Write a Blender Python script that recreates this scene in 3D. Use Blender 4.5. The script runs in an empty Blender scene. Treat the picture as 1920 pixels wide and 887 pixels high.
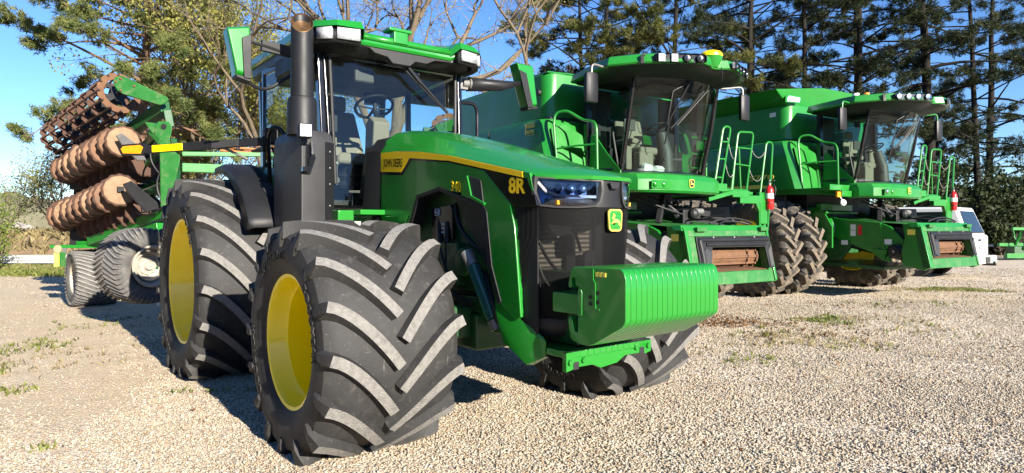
import bpy, bmesh, math, random
from math import radians as R_, sin, cos, pi
from mathutils import Vector as V, Matrix, noise
import numpy as np

# ------------------------------------------------------------------ camera, light, exposure
SC = bpy.context.scene
COL = SC.collection
CAM_H = 1.562
cam = bpy.data.cameras.new('camera'); cam_o = bpy.data.objects.new('camera', cam); COL.objects.link(cam_o)
cam_o.location = (0, 0, CAM_H); cam_o.rotation_euler = (R_(90), 0, 0)
cam.sensor_width = 36; cam.lens = 1227 / 1920 * 36; cam.shift_y = -19.5 / 1920
cam.clip_start = .05; cam.clip_end = 4000
SC.camera = cam_o
SUN_AZ = R_(-53.0)            # direction towards the sun, measured from +X
SUN_EL = R_(20.0)
W = bpy.data.worlds.new('World'); SC.world = W; W.use_nodes = True
nt = W.node_tree
bg = nt.nodes['Background']
sky = nt.nodes.new('ShaderNodeTexSky'); sky.sky_type = 'NISHITA'; sky.sun_disc = False
sky.sun_elevation = SUN_EL; sky.sun_rotation = pi / 2 - SUN_AZ
sky.air_density = 1.0; sky.dust_density = 0; sky.ozone_density = 5.0; sky.altitude = 500
hs = nt.nodes.new('ShaderNodeHueSaturation'); hs.inputs['Saturation'].default_value = 1.1; hs.inputs['Hue'].default_value = .508
nt.links.new(sky.outputs[0], hs.inputs['Color']); nt.links.new(hs.outputs[0], bg.inputs[0]); bg.inputs[1].default_value = .082
sun = bpy.data.lights.new('sun', 'SUN'); sun.energy = 5.0; sun.angle = R_(.5); sun.color = (1, .92, .80)
sun_o = bpy.data.objects.new('sun', sun); COL.objects.link(sun_o)
sd = V((cos(SUN_AZ) * cos(SUN_EL), sin(SUN_AZ) * cos(SUN_EL), sin(SUN_EL)))
sun_o.rotation_euler = sd.to_track_quat('Z', 'Y').to_euler(); sun_o.location = (20, -20, 20)
SC.view_settings.view_transform = 'Standard'; SC.view_settings.look = 'None'
SC.view_settings.exposure = 1.5; SC.view_settings.gamma = 1; SC.view_settings.use_curve_mapping = False
SC.cycles.max_bounces = 8; SC.cycles.transparent_max_bounces = 24; SC.cycles.caustics_reflective = False
SC.cycles.use_denoising = True

# ------------------------------------------------------------------ materials
MATS = {}
def new_mat(name):
    m = bpy.data.materials.new(name); m.use_nodes = True
    return m, m.node_tree.nodes, m.node_tree.links, m.node_tree.nodes['Principled BSDF']
def node(N, t, **k):
    n = N.new('ShaderNode' + t)
    for a, b in k.items(): setattr(n, a, b)
    return n
def pmat(name, col, rough=.5, metal=0, coat=0, var=.12, vscale=3, bump=0, bscale=60, dust=None, rvar=.08, spec=.5, streak=1, scuff=None):
    """painted / moulded surface: colour wander, roughness wander, optional dust patches (colour, amount, scale) and bump"""
    m, N, L, b = new_mat(name)
    tc = node(N, 'TexCoord'); mp = node(N, 'Mapping'); L.new(tc.outputs['Object'], mp.inputs[0]); mp.inputs['Scale'].default_value = (1, 1, streak)
    n1 = node(N, 'TexNoise'); n1.inputs['Scale'].default_value = vscale; n1.inputs['Detail'].default_value = 6; n1.inputs['Roughness'].default_value = .6
    L.new(mp.outputs[0], n1.inputs['Vector'])
    mx = node(N, 'Mix', data_type='RGBA'); L.new(n1.outputs['Fac'], mx.inputs[0])
    mx.inputs[6].default_value = (*[c * (1 - 2 * var) for c in col], 1); mx.inputs[7].default_value = (*[min(1, c * (1 + 2 * var)) for c in col], 1)
    out = mx.outputs[2]
    rr = node(N, 'MapRange'); L.new(n1.outputs['Fac'], rr.inputs[0]); rr.inputs[1].default_value = .3; rr.inputs[2].default_value = .7
    rr.inputs[3].default_value = max(.02, rough - rvar); rr.inputs[4].default_value = min(1, rough + rvar)
    rout = rr.outputs[0]
    if dust:
        dc, da, ds = dust
        n2 = node(N, 'TexNoise'); n2.inputs['Scale'].default_value = ds; n2.inputs['Detail'].default_value = 9; n2.inputs['Roughness'].default_value = .7
        L.new(mp.outputs[0], n2.inputs['Vector'])
        cr = node(N, 'MapRange'); L.new(n2.outputs['Fac'], cr.inputs[0]); cr.inputs[1].default_value = .62 - da * .5; cr.inputs[2].default_value = .80 - da * .3
        cr.inputs[3].default_value = 0; cr.inputs[4].default_value = min(1, 2.2 * da)
        m2 = node(N, 'Mix', data_type='RGBA'); L.new(cr.outputs[0], m2.inputs[0]); L.new(out, m2.inputs[6]); m2.inputs[7].default_value = (*dc, 1)
        out = m2.outputs[2]
        mr = node(N, 'Mix'); L.new(cr.outputs[0], mr.inputs[0]); L.new(rout, mr.inputs[2]); mr.inputs[3].default_value = .9; rout = mr.outputs[0]
    if scuff:
        for k, sc3 in enumerate(((60, 60, 5), (6, 70, 60), (70, 9, 40))):
            m3 = node(N, 'Mapping'); L.new(tc.outputs['Object'], m3.inputs[0]); m3.inputs['Scale'].default_value = sc3; m3.inputs['Rotation'].default_value = (k, .5 * k, .3)
            n5 = node(N, 'TexNoise'); n5.inputs['Scale'].default_value = 1; n5.inputs['Detail'].default_value = 3; L.new(m3.outputs[0], n5.inputs['Vector'])
            r5 = node(N, 'MapRange'); L.new(n5.outputs['Fac'], r5.inputs[0]); r5.inputs[1].default_value = .71; r5.inputs[2].default_value = .76; r5.inputs[4].default_value = .5
            x5 = node(N, 'Mix', data_type='RGBA'); L.new(r5.outputs[0], x5.inputs[0]); L.new(out, x5.inputs[6]); x5.inputs[7].default_value = (*scuff, 1); out = x5.outputs[2]
    L.new(out, b.inputs['Base Color']); L.new(rout, b.inputs['Roughness'])
    b.inputs['Metallic'].default_value = metal; b.inputs['Specular IOR Level'].default_value = spec
    if coat: b.inputs['Coat Weight'].default_value = coat; b.inputs['Coat Roughness'].default_value = .06
    if bump:
        n3 = node(N, 'TexNoise'); n3.inputs['Scale'].default_value = bscale; n3.inputs['Detail'].default_value = 4
        L.new(tc.outputs['Object'], n3.inputs['Vector'])
        bp = node(N, 'Bump'); bp.inputs['Strength'].default_value = bump; bp.inputs['Distance'].default_value = .01
        L.new(n3.outputs['Fac'], bp.inputs['Height']); L.new(bp.outputs[0], b.inputs['Normal'])
    MATS[name] = m
    return m
def glass_mat(name, tint, ior=1.5, rough=.0, dirt=.0):
    m = bpy.data.materials.new(name); m.use_nodes = True; N, L = m.node_tree.nodes, m.node_tree.links; N.clear()
    o = node(N, 'OutputMaterial'); t = node(N, 'BsdfTransparent'); t.inputs[0].default_value = (*tint, 1)
    g = node(N, 'BsdfGlossy'); g.inputs['Roughness'].default_value = rough; g.inputs[0].default_value = (1, 1, 1, 1)
    f = node(N, 'Fresnel'); f.inputs[0].default_value = ior
    mx = node(N, 'MixShader'); L.new(f.outputs[0], mx.inputs[0]); L.new(t.outputs[0], mx.inputs[1]); L.new(g.outputs[0], mx.inputs[2])
    last = mx.outputs[0]
    if dirt:
        tc = node(N, 'TexCoord'); n = node(N, 'TexNoise'); n.inputs['Scale'].default_value = 6; n.inputs['Detail'].default_value = 8; L.new(tc.outputs['Object'], n.inputs['Vector'])
        mr = node(N, 'MapRange'); L.new(n.outputs['Fac'], mr.inputs[0]); mr.inputs[1].default_value = .4; mr.inputs[2].default_value = .8; mr.inputs[3].default_value = dirt * .3; mr.inputs[4].default_value = dirt
        d = node(N, 'BsdfDiffuse'); d.inputs[0].default_value = (.45, .42, .36, 1)
        m2 = node(N, 'MixShader'); L.new(mr.outputs[0], m2.inputs[0]); L.new(last, m2.inputs[1]); L.new(d.outputs[0], m2.inputs[2]); last = m2.outputs[0]
    L.new(last, o.inputs[0]); MATS[name] = m
    return m
GREEN = pmat('green_paint', (.010, .182, .016), .30, coat=.5, var=.06, vscale=2, dust=((.16, .20, .10), .0, 5), rvar=.05)
GREEN_D = pmat('field_green_paint', (.010, .172, .016), .38, coat=.3, var=.08, vscale=2.5, dust=((.14, .17, .09), .03, 4), rvar=.08)
GREEN_W = pmat('worn_green_paint', (.016, .13, .02), .5, coat=.1, var=.15, vscale=5, dust=((.22, .20, .13), .22, 7))
GREEN_E = pmat('oily_green_casting', (.006, .07, .014), .5, coat=.2, var=.2, vscale=8, dust=((.06, .07, .04), .2, 9))
YELLOW = pmat('yellow_paint', (.98, .74, .0), .33, coat=.4, var=.04, dust=((.5, .42, .25), .04, 6))
YELLOW_L = pmat('yellow_decal', (.95, .62, .0), .4, var=.02)
LABEL_Y = pmat('pale_yellow_decal', (.80, .68, .10), .4, var=.02)
BLACK = pmat('black_plastic', (.0095, .010, .0115), .5, var=.1, bump=.08, bscale=220, dust=((.06, .057, .052), .02, 6), spec=.35)
BLACK_G = pmat('gloss_black', (.006, .006, .007), .18, coat=.3, var=.05, rvar=.04)
BLACK_M = pmat('matt_black_steel', (.018, .018, .019), .5, var=.15, vscale=6, dust=((.06, .056, .05), .05, 8), spec=.35)
GREYBOX = pmat('dark_grey_cover', (.032, .032, .033), .5, var=.12, vscale=5, bump=.06, bscale=260, dust=((.08, .077, .07), .05, 9), spec=.4)
BRONZE = pmat('heated_pipe', (.16, .09, .04), .45, metal=.6, var=.25, vscale=6)
TAN = pmat('tan_upholstery', (.20, .175, .13), .75, var=.06, vscale=6, bump=.1, bscale=180)
GREYTRIM = pmat('grey_trim', (.06, .058, .053), .6, var=.08, bump=.08, bscale=160)
STEEL = pmat('worn_steel', (.20, .195, .185), .5, metal=.5, var=.15, vscale=9, dust=((.14, .11, .08), .15, 7))
CHROME = pmat('chrome', (.75, .75, .75), .12, metal=1, var=.03)
LENSW = pmat('led_lens', (.38, .39, .42), .2, coat=.6, var=.38, vscale=45)
AMBER = pmat('amber_lens', (.85, .28, .01), .25, coat=.5, var=.2, vscale=28)
RED = pmat('red_paint', (.55, .012, .012), .28, coat=.5, var=.04)
WHITE = pmat('white_paint', (.78, .78, .76), .3, coat=.4, var=.03)
PAPER = pmat('white_label', (.72, .72, .70), .6, var=.06, vscale=14)
SOIL_L = pmat('pale_soil_disc', (.215, .135, .075), .75, var=.3, vscale=9, bump=.25, bscale=50, dust=((.13, .06, .03), .25, 12))
SOIL_R = pmat('rusty_soil_disc', (.14, .068, .032), .75, var=.3, vscale=9, bump=.25, bscale=50, dust=((.27, .17, .10), .25, 8))
RUST = pmat('brown_rust', (.125, .060, .028), .85, var=.3, vscale=9, bump=.35, bscale=70, dust=((.22, .13, .07), .18, 10))
RUST_D = pmat('dark_rust', (.065, .030, .017), .8, var=.3, vscale=10, bump=.3, bscale=60)
SOIL = pmat('soil_polished_disc', (.17, .10, .048), .7, var=.3, vscale=11, bump=.25, bscale=50, dust=((.36, .24, .14), .28, 9))
CLOD = pmat('grain_dust', (.34, .25, .15), .9, var=.2, vscale=12, bump=.3, bscale=80)
RUBBER = pmat('tyre_rubber', (.025, .0245, .024), .68, var=.25, vscale=4, bump=.2, bscale=90, dust=((.13, .122, .11), .16, 13), spec=.35, scuff=(.22, .21, .19))
TREAD = pmat('dusty_tread_top', (.165, .158, .146), .95, var=.28, vscale=30, bump=.9, bscale=90, dust=((.035, .034, .033), .22, 16), scuff=(.26, .25, .23))
RUBBER_O = pmat('old_tyre_rubber', (.045, .042, .038), .85, var=.3, vscale=5, bump=.2, bscale=60, dust=((.24, .19, .13), .35, 6))
TREAD_O = pmat('old_tread_top', (.11, .092, .07), .95, var=.3, vscale=9, bump=.5, bscale=60, dust=((.27, .20, .13), .3, 7))
RUBBER_G = pmat('grey_weathered_rubber', (.085, .083, .08), .85, var=.2, vscale=5, bump=.2, bscale=70, dust=((.28, .25, .21), .25, 7))
TREAD_G = pmat('grey_tread_top', (.20, .19, .175), .95, var=.25, vscale=9, bump=.4, bscale=60)
RIMW = pmat('off_white_rim', (.33, .30, .25), .6, var=.1, vscale=8, dust=((.35, .24, .14), .25, 8))
GLASS = glass_mat('cab_glass', (.72, .80, .78), 1.5, dirt=.004)
GLASS_D = glass_mat('dusty_cab_glass', (.60, .72, .69), 1.33, dirt=.003)
LAMPGLASS = glass_mat('lamp_glass', (.72, .84, 1.0), 1.7)
BOWL = pmat('lamp_reflector', (.12, .17, .30), .3, metal=.7, var=.5, vscale=14)
LAMPBLUE = pmat('pale_blue_print', (.45, .60, .80), .5)
DARKGLASS = pmat('dark_window', (.010, .012, .015), .12, coat=.0, var=.1, spec=.3)
def mesh_mat():
    m = bpy.data.materials.new('grille_wire'); m.use_nodes = True; N, L = m.node_tree.nodes, m.node_tree.links; N.clear()
    o = node(N, 'OutputMaterial'); tc = node(N, 'TexCoord'); sx = node(N, 'SeparateXYZ'); L.new(tc.outputs['Object'], sx.inputs[0])
    def holes(out, freq):
        a = node(N, 'Math', operation='MULTIPLY'); L.new(out, a.inputs[0]); a.inputs[1].default_value = freq
        f = node(N, 'Math', operation='FRACT'); L.new(a.outputs[0], f.inputs[0])
        c = node(N, 'Math', operation='GREATER_THAN'); L.new(f.outputs[0], c.inputs[0]); c.inputs[1].default_value = .40
        return c.outputs[0]
    mu = node(N, 'Math', operation='MULTIPLY'); L.new(holes(sx.outputs['Y'], 220), mu.inputs[0]); L.new(holes(sx.outputs['Z'], 220), mu.inputs[1])
    t = node(N, 'BsdfTransparent'); p = node(N, 'BsdfPrincipled'); p.inputs['Base Color'].default_value = (.004, .004, .0045, 1); p.inputs['Roughness'].default_value = .7; p.inputs['Specular IOR Level'].default_value = .2
    mx = node(N, 'MixShader'); L.new(mu.outputs[0], mx.inputs[0]); L.new(p.outputs[0], mx.inputs[1]); L.new(t.outputs[0], mx.inputs[2]); L.new(mx.outputs[0], o.inputs[0])
    return m
GRILLE = mesh_mat()
def fin_mat():
    m, N, L, b = new_mat('cooler_fins')
    tc = node(N, 'TexCoord'); wv = node(N, 'TexWave', bands_direction='Z'); wv.inputs['Scale'].default_value = 9; wv.inputs['Distortion'].default_value = .4; L.new(tc.outputs['Object'], wv.inputs['Vector'])
    mx = node(N, 'Mix', data_type='RGBA'); L.new(wv.outputs['Fac'], mx.inputs[0]); mx.inputs[6].default_value = (.06, .055, .045, 1); mx.inputs[7].default_value = (.42, .38, .30, 1)
    L.new(mx.outputs[2], b.inputs['Base Color']); b.inputs['Roughness'].default_value = .6; b.inputs['Metallic'].default_value = .3
    return m
FINS = fin_mat()

# ------------------------------------------------------------------ mesh building
class B:
    def __init__(s): s.bm = bmesh.new(); s.m = 0
    def face(s, pts):
        try:
            f = s.bm.faces.new([s.bm.verts.new(p) for p in pts]); f.material_index = s.m; return f
        except ValueError: return None
    def grid(s, rows, closed=False, cap=False):
        """rows of points (all same length) skinned together; closed joins the ends of each row"""
        vs = [[s.bm.verts.new(p) for p in r] for r in rows]; n = len(rows[0])
        for a, b in zip(vs, vs[1:]):
            for i in range(n if closed else n - 1):
                j = (i + 1) % n
                try: f = s.bm.faces.new((a[i], a[j], b[j], b[i])); f.material_index = s.m
                except ValueError: pass
        if cap:
            for r in (vs[0][::-1], vs[-1]):
                try: f = s.bm.faces.new(r); f.material_index = s.m
                except ValueError: pass
        return s
    def box(s, c, d, rot=None):
        x, y, z = [k / 2 for k in d]; M = rot.to_matrix() if rot else Matrix.Identity(3); c = V(c)
        q = [c + M @ V((a * x, b * y, e * z)) for e in (-1, 1) for a, b in ((-1, -1), (1, -1), (1, 1), (-1, 1))]
        return s.hexa(q)
    def hexa(s, q):
        v = [s.bm.verts.new(p) for p in q]
        for f in ((3, 2, 1, 0), (4, 5, 6, 7), (0, 1, 5, 4), (1, 2, 6, 5), (2, 3, 7, 6), (3, 0, 4, 7)):
            s.bm.faces.new([v[i] for i in f]).material_index = s.m
        return s
    def prism(s, poly, axis, a, b):
        """2-D polygon pushed along an axis from a to b. axis y: poly is (x,z); x: (y,z); z: (x,y)"""
        mk = {'x': lambda p, t: (t, p[0], p[1]), 'y': lambda p, t: (p[0], t, p[1]), 'z': lambda p, t: (p[0], p[1], t)}[axis]
        r0 = [mk(p, a) for p in poly]; r1 = [mk(p, b) for p in poly]
        return s.grid([r0, r1], closed=True, cap=True)
    def slab(s, poly, off):
        """planar 3-D polygon given thickness by offset vector"""
        off = V(off); return s.grid([[V(p) for p in poly], [V(p) + off for p in poly]], closed=True, cap=True)
    def tube(s, pts, r, n=8, closed=False, cap=True):
        pts = [V(p) for p in pts]; k = len(pts); rows = []
        rs = r if isinstance(r, (list, tuple)) else [r] * k
        nrm = None
        for i, p in enumerate(pts):
            if closed: t = pts[(i + 1) % k] - pts[i - 1]
            else: t = pts[min(i + 1, k - 1)] - pts[max(i - 1, 0)]
            if t.length < 1e-9: t = V((0, 0, 1))
            t.normalize()
            if nrm is None: nrm = t.orthogonal().normalized()
            else:
                nrm = nrm - t * nrm.dot(t)
                nrm = nrm.normalized() if nrm.length > 1e-6 else t.orthogonal().normalized()
            bn = t.cross(nrm)
            rows.append([p + (nrm * cos(2 * pi * j / n) + bn * sin(2 * pi * j / n)) * rs[i] for j in range(n)])
        if closed: rows.append(rows[0]); cap = False
        return s.grid(rows, closed=True, cap=cap)
    def bar(s, a, b, w, h, up=(0, 0, 1)):
        a, b = V(a), V(b); t = (b - a).normalized(); u = V(up); sd_ = t.cross(u)
        if sd_.length < 1e-5: sd_ = t.orthogonal()
        sd_.normalize(); u = sd_.cross(t); x, y = sd_ * w / 2, u * h / 2
        return s.hexa([a - x - y, a + x - y, b + x - y, b - x - y, a - x + y, a + x + y, b + x + y, b - x + y])
    def lathe(s, prof, n=48, axis='y', c=(0, 0, 0), cap=False):
        """prof: (position along axis, radius)"""
        c = V(c); rows = []
        for t, r in prof:
            row = []
            for j in range(n):
                a = 2 * pi * j / n; u, w = r * cos(a), r * sin(a)
                row.append(c + V({'x': (t, u, w), 'y': (u, t, w), 'z': (u, w, t)}[axis]))
            rows.append(row)
        return s.grid(rows, closed=True, cap=cap)
    def ball(s, c, r, sc=(1, 1, 1), n=14):
        c = V(c); prof = [(-cos(pi * i / (n // 2 + 2)), sin(pi * i / (n // 2 + 2))) for i in range(n // 2 + 3)]
        return s.grid([[c + V((r * sc[0] * q * cos(2 * pi * j / n), r * sc[1] * q * sin(2 * pi * j / n), r * sc[2] * t)) for j in range(n)] for t, q in [(t, max(q, 1e-4)) for t, q in prof]], closed=True, cap=True)
    def build(s, name, mats, parent=None, bevel=0, angle=35, seg=2, merge=True):
        bm = s.bm
        if merge: bmesh.ops.remove_doubles(bm, verts=bm.verts, dist=1e-5)
        bmesh.ops.recalc_face_normals(bm, faces=bm.faces)
        me = bpy.data.meshes.new(name); bm.to_mesh(me); bm.free()
        for m in (mats if isinstance(mats, (list, tuple)) else [mats]): me.materials.append(m)
        me.polygons.foreach_set('use_smooth', [True] * len(me.polygons)); me.set_sharp_from_angle(angle=R_(angle))
        return link(name, me, parent, bevel, seg)
def link(name, me, parent=None, bevel=0, seg=2):
    o = bpy.data.objects.new(name, me); COL.objects.link(o)
    if parent: o.parent = parent
    if bevel:
        b = o.modifiers.new('bevel', 'BEVEL'); b.width = bevel; b.segments = seg; b.limit_method = 'ANGLE'; b.angle_limit = R_(30); b.harden_normals = True
    return o
def tag(o, label=None, cat=None, group=None, kind=None):
    for k, v in (('label', label), ('category', cat), ('group', group), ('kind', kind)):
        if v: o[k] = v
    return o
def thing(name, label, cat, loc=(0, 0, 0), deg=0, group=None):
    o = bpy.data.objects.new(name, None); COL.objects.link(o); o.location = loc; o.rotation_euler = (0, 0, R_(deg)); o.empty_display_size = .3
    return tag(o, label, cat, group)
def sub_empty(name, parent, loc=(0, 0, 0)):
    o = bpy.data.objects.new(name, None); COL.objects.link(o); o.parent = parent; o.location = loc; return o
def copy_tree(o, parent=None):
    c = o.copy(); COL.objects.link(c); c.parent = parent
    for ch in list(o.children): copy_tree(ch, c)
    return c
def text(name, s, size, org, ex, ey, mat, parent, depth=.003, bold=0, width=None, bend=None):
    """lettering as a mesh; ex/ey are the reading and up directions; width squeezes it; bend maps flat letters to a surface"""
    cu = bpy.data.curves.new(name, 'FONT'); cu.body = s; cu.size = size; cu.extrude = depth; cu.offset = bold; cu.resolution_u = 3
    ob = bpy.data.objects.new(name, cu); COL.objects.link(ob); bpy.context.view_layer.update()
    me = bpy.data.meshes.new_from_object(ob.evaluated_get(bpy.context.evaluated_depsgraph_get())); bpy.data.objects.remove(ob); bpy.data.curves.remove(cu)
    me.name = name
    n = len(me.vertices); co = np.empty(n * 3); me.vertices.foreach_get('co', co); co = co.reshape(-1, 3)
    if width: co[:, 0] = (co[:, 0] - co[:, 0].min()) * width / max(1e-6, co[:, 0].max() - co[:, 0].min())
    if bend: co = np.array([bend(*p) for p in co])
    else:
        ex, ey = np.array(V(ex).normalized()), np.array(V(ey).normalized()); ez = np.cross(ex, ey)
        co = np.array(org) + co[:, :1] * ex + co[:, 1:2] * ey + co[:, 2:] * ez
    me.vertices.foreach_set('co', co.ravel()); me.update(); me.materials.append(mat)
    return link(name, me, parent)
def arc(p0, p1, p2, n=6):
    p0, p1, p2 = V(p0), V(p1), V(p2)
    return [(1 - t) ** 2 * p0 + 2 * t * (1 - t) * p1 + t * t * p2 for t in [i / n for i in range(n + 1)]]
def rounded(pts, r, n=4):
    """polyline with its inner corners rounded"""
    pts = [V(p) for p in pts]; out = [pts[0]]
    for a, b, c in zip(pts, pts[1:], pts[2:]):
        d1 = min(r, (a - b).length * .49); d2 = min(r, (c - b).length * .49)
        out += arc(b + (a - b).normalized() * d1, b, b + (c - b).normalized() * d2, n)
    return out + [pts[-1]]
def hgt(x, y):
    """yard surface: slow swells, wheel ruts along the parking direction and small lumps"""
    s, t = x * .786 + y * .618, x * .618 - y * .786
    return gz(x, y) + .025 * noise.noise(V((x * .5, y * .5, 0))) + .016 * noise.noise(V((s * 1.6, t * .25, 3))) + .012 * noise.noise(V((x * 2.3, y * 2.3, 5))) + .006 * noise.noise(V((x * 6, y * 6, 8)))
def gz(x, y):
    def ss(a, b, t): t = min(1, max(0, (t - a) / (b - a))); return t * t * (3 - 2 * t)
    return .1 * ss(8, 10.8, y) * ss(-4, 0, x) + .05 * ss(3.5, 6, x) * ss(8, 13, y)

# ------------------------------------------------------------------ wheels
def tyre_mesh(R, Wd, rr, nl, lh, wt, wb, sweep, zc, half_gap=.02, seg=96, shoulder=.14, curve=1.2):
    """rubber carcass with angled lugs; axis along y, centre at 0, flattened at z=-zc where it stands"""
    b = B(); Rc = R - lh; h = Rc - rr
    prof = [(.36, rr - .01), (.43, rr + .005), (.47, rr + .14 * h), (.495, rr + .42 * h), (.497, rr + .62 * h), (.485, rr + .80 * h), (.455, Rc - .045), (.40, Rc - .018), (.25, Rc - .006), (0, Rc)]
    prof = prof + [(-a, r) for a, r in prof[-2::-1]]
    b.lathe([(a * Wd, r) for a, r in prof], seg)
    def rad(y):
        y = abs(y) / Wd
        pr = [(0, Rc), (.25, Rc - .006), (.40, Rc - .018), (.455, Rc - .045), (.485, rr + .80 * h), (.497, rr + .62 * h)]
        for (a, r0), (c, r1) in zip(pr, pr[1:]):
            if a <= y <= c: return r0 + (r1 - r0) * (y - a) / (c - a)
        return pr[-1][1]
    pitch = 2 * pi / nl; S = 9
    for side in (-1, 1):
        for k in range(nl):
            f0 = pitch * (k + (.5 if side > 0 else 0))
            path = []
            for i in range(S + 1):
                s = i / S
                y = Wd * (.482 * (1 - s) + half_gap * s); f = f0 - sweep * (s ** curve)
                top = R - .012 * (1 - s) - (.006 if i == 0 else 0)
                path.append((f, y, rad(y) - .012, top, 1 - .10 * s))
            # buttress down the sidewall
            y1 = Wd * .499
            pre = [(f0 + .012, y1 + .001, Rc - shoulder - .02, Rc - shoulder, .7), (f0 + .008, y1 + .004, Rc - shoulder * .55, Rc - shoulder * .45, .9)]
            path = pre + path
            rows = []
            for i, (f, y, rb, rt, wk) in enumerate(path):
                p, q = path[max(2, i - 1) if i >= 2 else 2], path[min(len(path) - 1, max(3, i + 1))]
                da, dy = (q[0] - p[0]) * R, (q[1] - p[1]); l = math.hypot(da, dy) or 1
                na, ny = -dy / l, da / l
                row = []
                for o, rad_ in ((-wb, rb), (-wt, rt), (wt, rt), (wb, rb)):
                    o *= wk
                    if i < 2: aa, yy = f + o / R, y + (.012 if abs(o) < wb * wk - 1e-6 else -.012); rad2 = rt
                    else: aa, yy, rad2 = f + o * na / R, y + o * ny, rad_
                    row.append((rad2 * cos(aa), side * yy, rad2 * sin(aa)))
                rows.append(row)
            vs = [[b.bm.verts.new(p) for p in r] for r in rows]
            for i in range(len(vs) - 1):
                for j in range(3):
                    f = b.bm.faces.new((vs[i][j], vs[i][j + 1], vs[i + 1][j + 1], vs[i + 1][j]))
                    f.material_index = 1 if (j == 1 and i >= 2) else 0
            b.bm.faces.new(vs[0]); b.bm.faces.new(vs[-1])
    for v in b.bm.verts:
        if v.co.z < -zc + .002:
            v.co.z = -zc - .004; v.co.y *= 1.012
    return b
def rim_mesh(Wd, rr, out, dish=.05, bolts=10, hub=.13):
    """lathe rim, out = +1/-1 side of the open dish"""
    b = B(); p = [(.40, rr - .02), (.435, rr + .018), (.445, rr + .012), (.44, rr - .012), (.40, rr - .03), (.34, rr - .04), (.31, rr - .065), (dish + .14, rr - .085), (dish + .03, rr - .11), (dish, rr - .17), (dish, hub + .06), (dish + .03, hub + .05), (dish + .035, hub), (dish + .10, hub - .02), (dish + .10, .001)]
    b.lathe([(a * Wd * out, r) for a, r in p], 64)
    b.lathe([(a * Wd * out, r) for a, r in ((.40, rr - .02), (.30, rr - .02), (-.40, rr - .02), (-.435, rr + .015), (-.44, rr - .012), (-.3, rr - .05), (dish - .02, rr - .07), (dish - .02, .001))], 64)
    for i in range(bolts):
        a = 2 * pi * i / bolts; r = (hub + rr - .17) / 2 + .02
        b.lathe([(dish * Wd * out, .018), ((dish * Wd + .03) * out, .018), ((dish * Wd + .03) * out, .001)], 6, c=(r * cos(a), 0, r * sin(a)))
    return b
def side_letters(parent, s, r, Wd, out, a0, size, mat, name='sidewall_lettering'):
    """raised letters round a sidewall; a0 = angle of the middle of the word (0 = front, 90 = top), read from outside"""
    w = len(s) * size * .78
    def bend(x, y, z):
        rad = r + y - size * .35; th = R_(a0) + (w / 2 - x) / r * (-out)
        return (rad * cos(th), out * (.497 * Wd + .004 + max(0, z) * 1.0), rad * sin(th))
    return text(name, s, size, None, None, None, mat, parent, depth=.006, width=w, bend=bend)

# ------------------------------------------------------------------ the leaping stag badge
def badge(parent, org, ex, ey, w, h, plate, line, name='emblem'):
    """rounded shield with a raised rim and a leaping stag; ex reads right, ey up"""
    org, ex, ey = V(org), V(ex).normalized(), V(ey).normalized(); ez = ex.cross(ey)
    P = lambda x, y, z=0: org + ex * x * w + ey * y * h + ez * z
    def rr(k, r=.22, n=5):
        out = []
        for cx, cy, a0 in ((.5 - r, .5 - r, 0), (-.5 + r, .5 - r, 90), (-.5 + r, -.5 + r, 180), (.5 - r, -.5 + r, 270)):
            out += [((cx + r * cos(R_(a0 + 90 * i / n))) * k, (cy + r * sin(R_(a0 + 90 * i / n))) * k) for i in range(n + 1)]
        return [(x * (1 + .06 * y / .5), y) for x, y in out]
    b = B(); b.slab([P(x, y) for x, y in rr(1)], ez * .012); o = b.build(name, line, parent)
    b = B(); b.slab([P(x, y, .012) for x, y in rr(.86)], ez * .003); b.build('emblem_field', plate, o)
    body = [(-.30, .10), (-.25, .16), (-.20, .17), (-.16, .13), (-.10, .05), (.05, .03), (.18, .0), (.24, -.06), (.33, -.20), (.30, -.22), (.22, -.13), (.27, -.26), (.24, -.28), (.16, -.14), (.06, -.08), (-.04, -.08),
            (-.14, -.16), (-.26, -.16), (-.27, -.19), (-.12, -.21), (-.03, -.13), (-.14, -.10), (-.22, -.10), (-.31, -.17), (-.33, -.15), (-.24, -.06), (-.17, -.02), (-.20, .08), (-.27, .06)]
    ant = [(-.22, .16), (-.24, .25), (-.19, .32), (-.17, .31), (-.20, .25), (-.18, .22), (-.12, .29), (-.10, .28), (-.15, .20), (-.06, .22), (-.06, .20), (-.17, .13)]
    b = B()
    for poly in (body, ant): b.slab([P(x * 1.05 + .02, y, .015) for x, y in poly], ez * .003)
    b.build('leaping_stag', line, o)
    return o

# ------------------------------------------------------------------ the big tractor
TR = thing('tractor', 'clean green tractor with wide chevron tyres, yellow rims and a block of front weights', 'tractor', (-2.053, 7.982, 0), -51.8)
def wheel(parent, name, loc, tyre_me, rim_me, rim_label=None):
    e = sub_empty(name, parent, loc)
    t = link('tyre', tyre_me, e); r = link('rim', rim_me, e, )
    return e
FR, FW, FZ = .842, .985, .767
RR_, RW, RZ = 1.085, 1.085, .984
ft = tyre_mesh(FR, FW, .445, 16, .058, .036, .058, .50, FZ, half_gap=.012, shoulder=.13, curve=1.45)
ft_o = ft.build('tyre', [RUBBER, TREAD], None, angle=32); ft_me = ft_o.data; bpy.data.objects.remove(ft_o)
rt = tyre_mesh(RR_, RW, .63, 19, .055, .037, .056, .44, RZ, half_gap=.012, shoulder=.14, curve=1.45)
rt_o = rt.build('tyre', [RUBBER, TREAD], None, angle=32); rt_me = rt_o.data; bpy.data.objects.remove(rt_o)
def rim_me(Wd, rr, out, **k):
    o = rim_mesh(Wd, rr, out, **k).build('rim', k.get('mat', YELLOW), None); me = o.data; bpy.data.objects.remove(o); return me
TF = 2.614 / 2; TRR = 2.634 / 2
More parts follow.
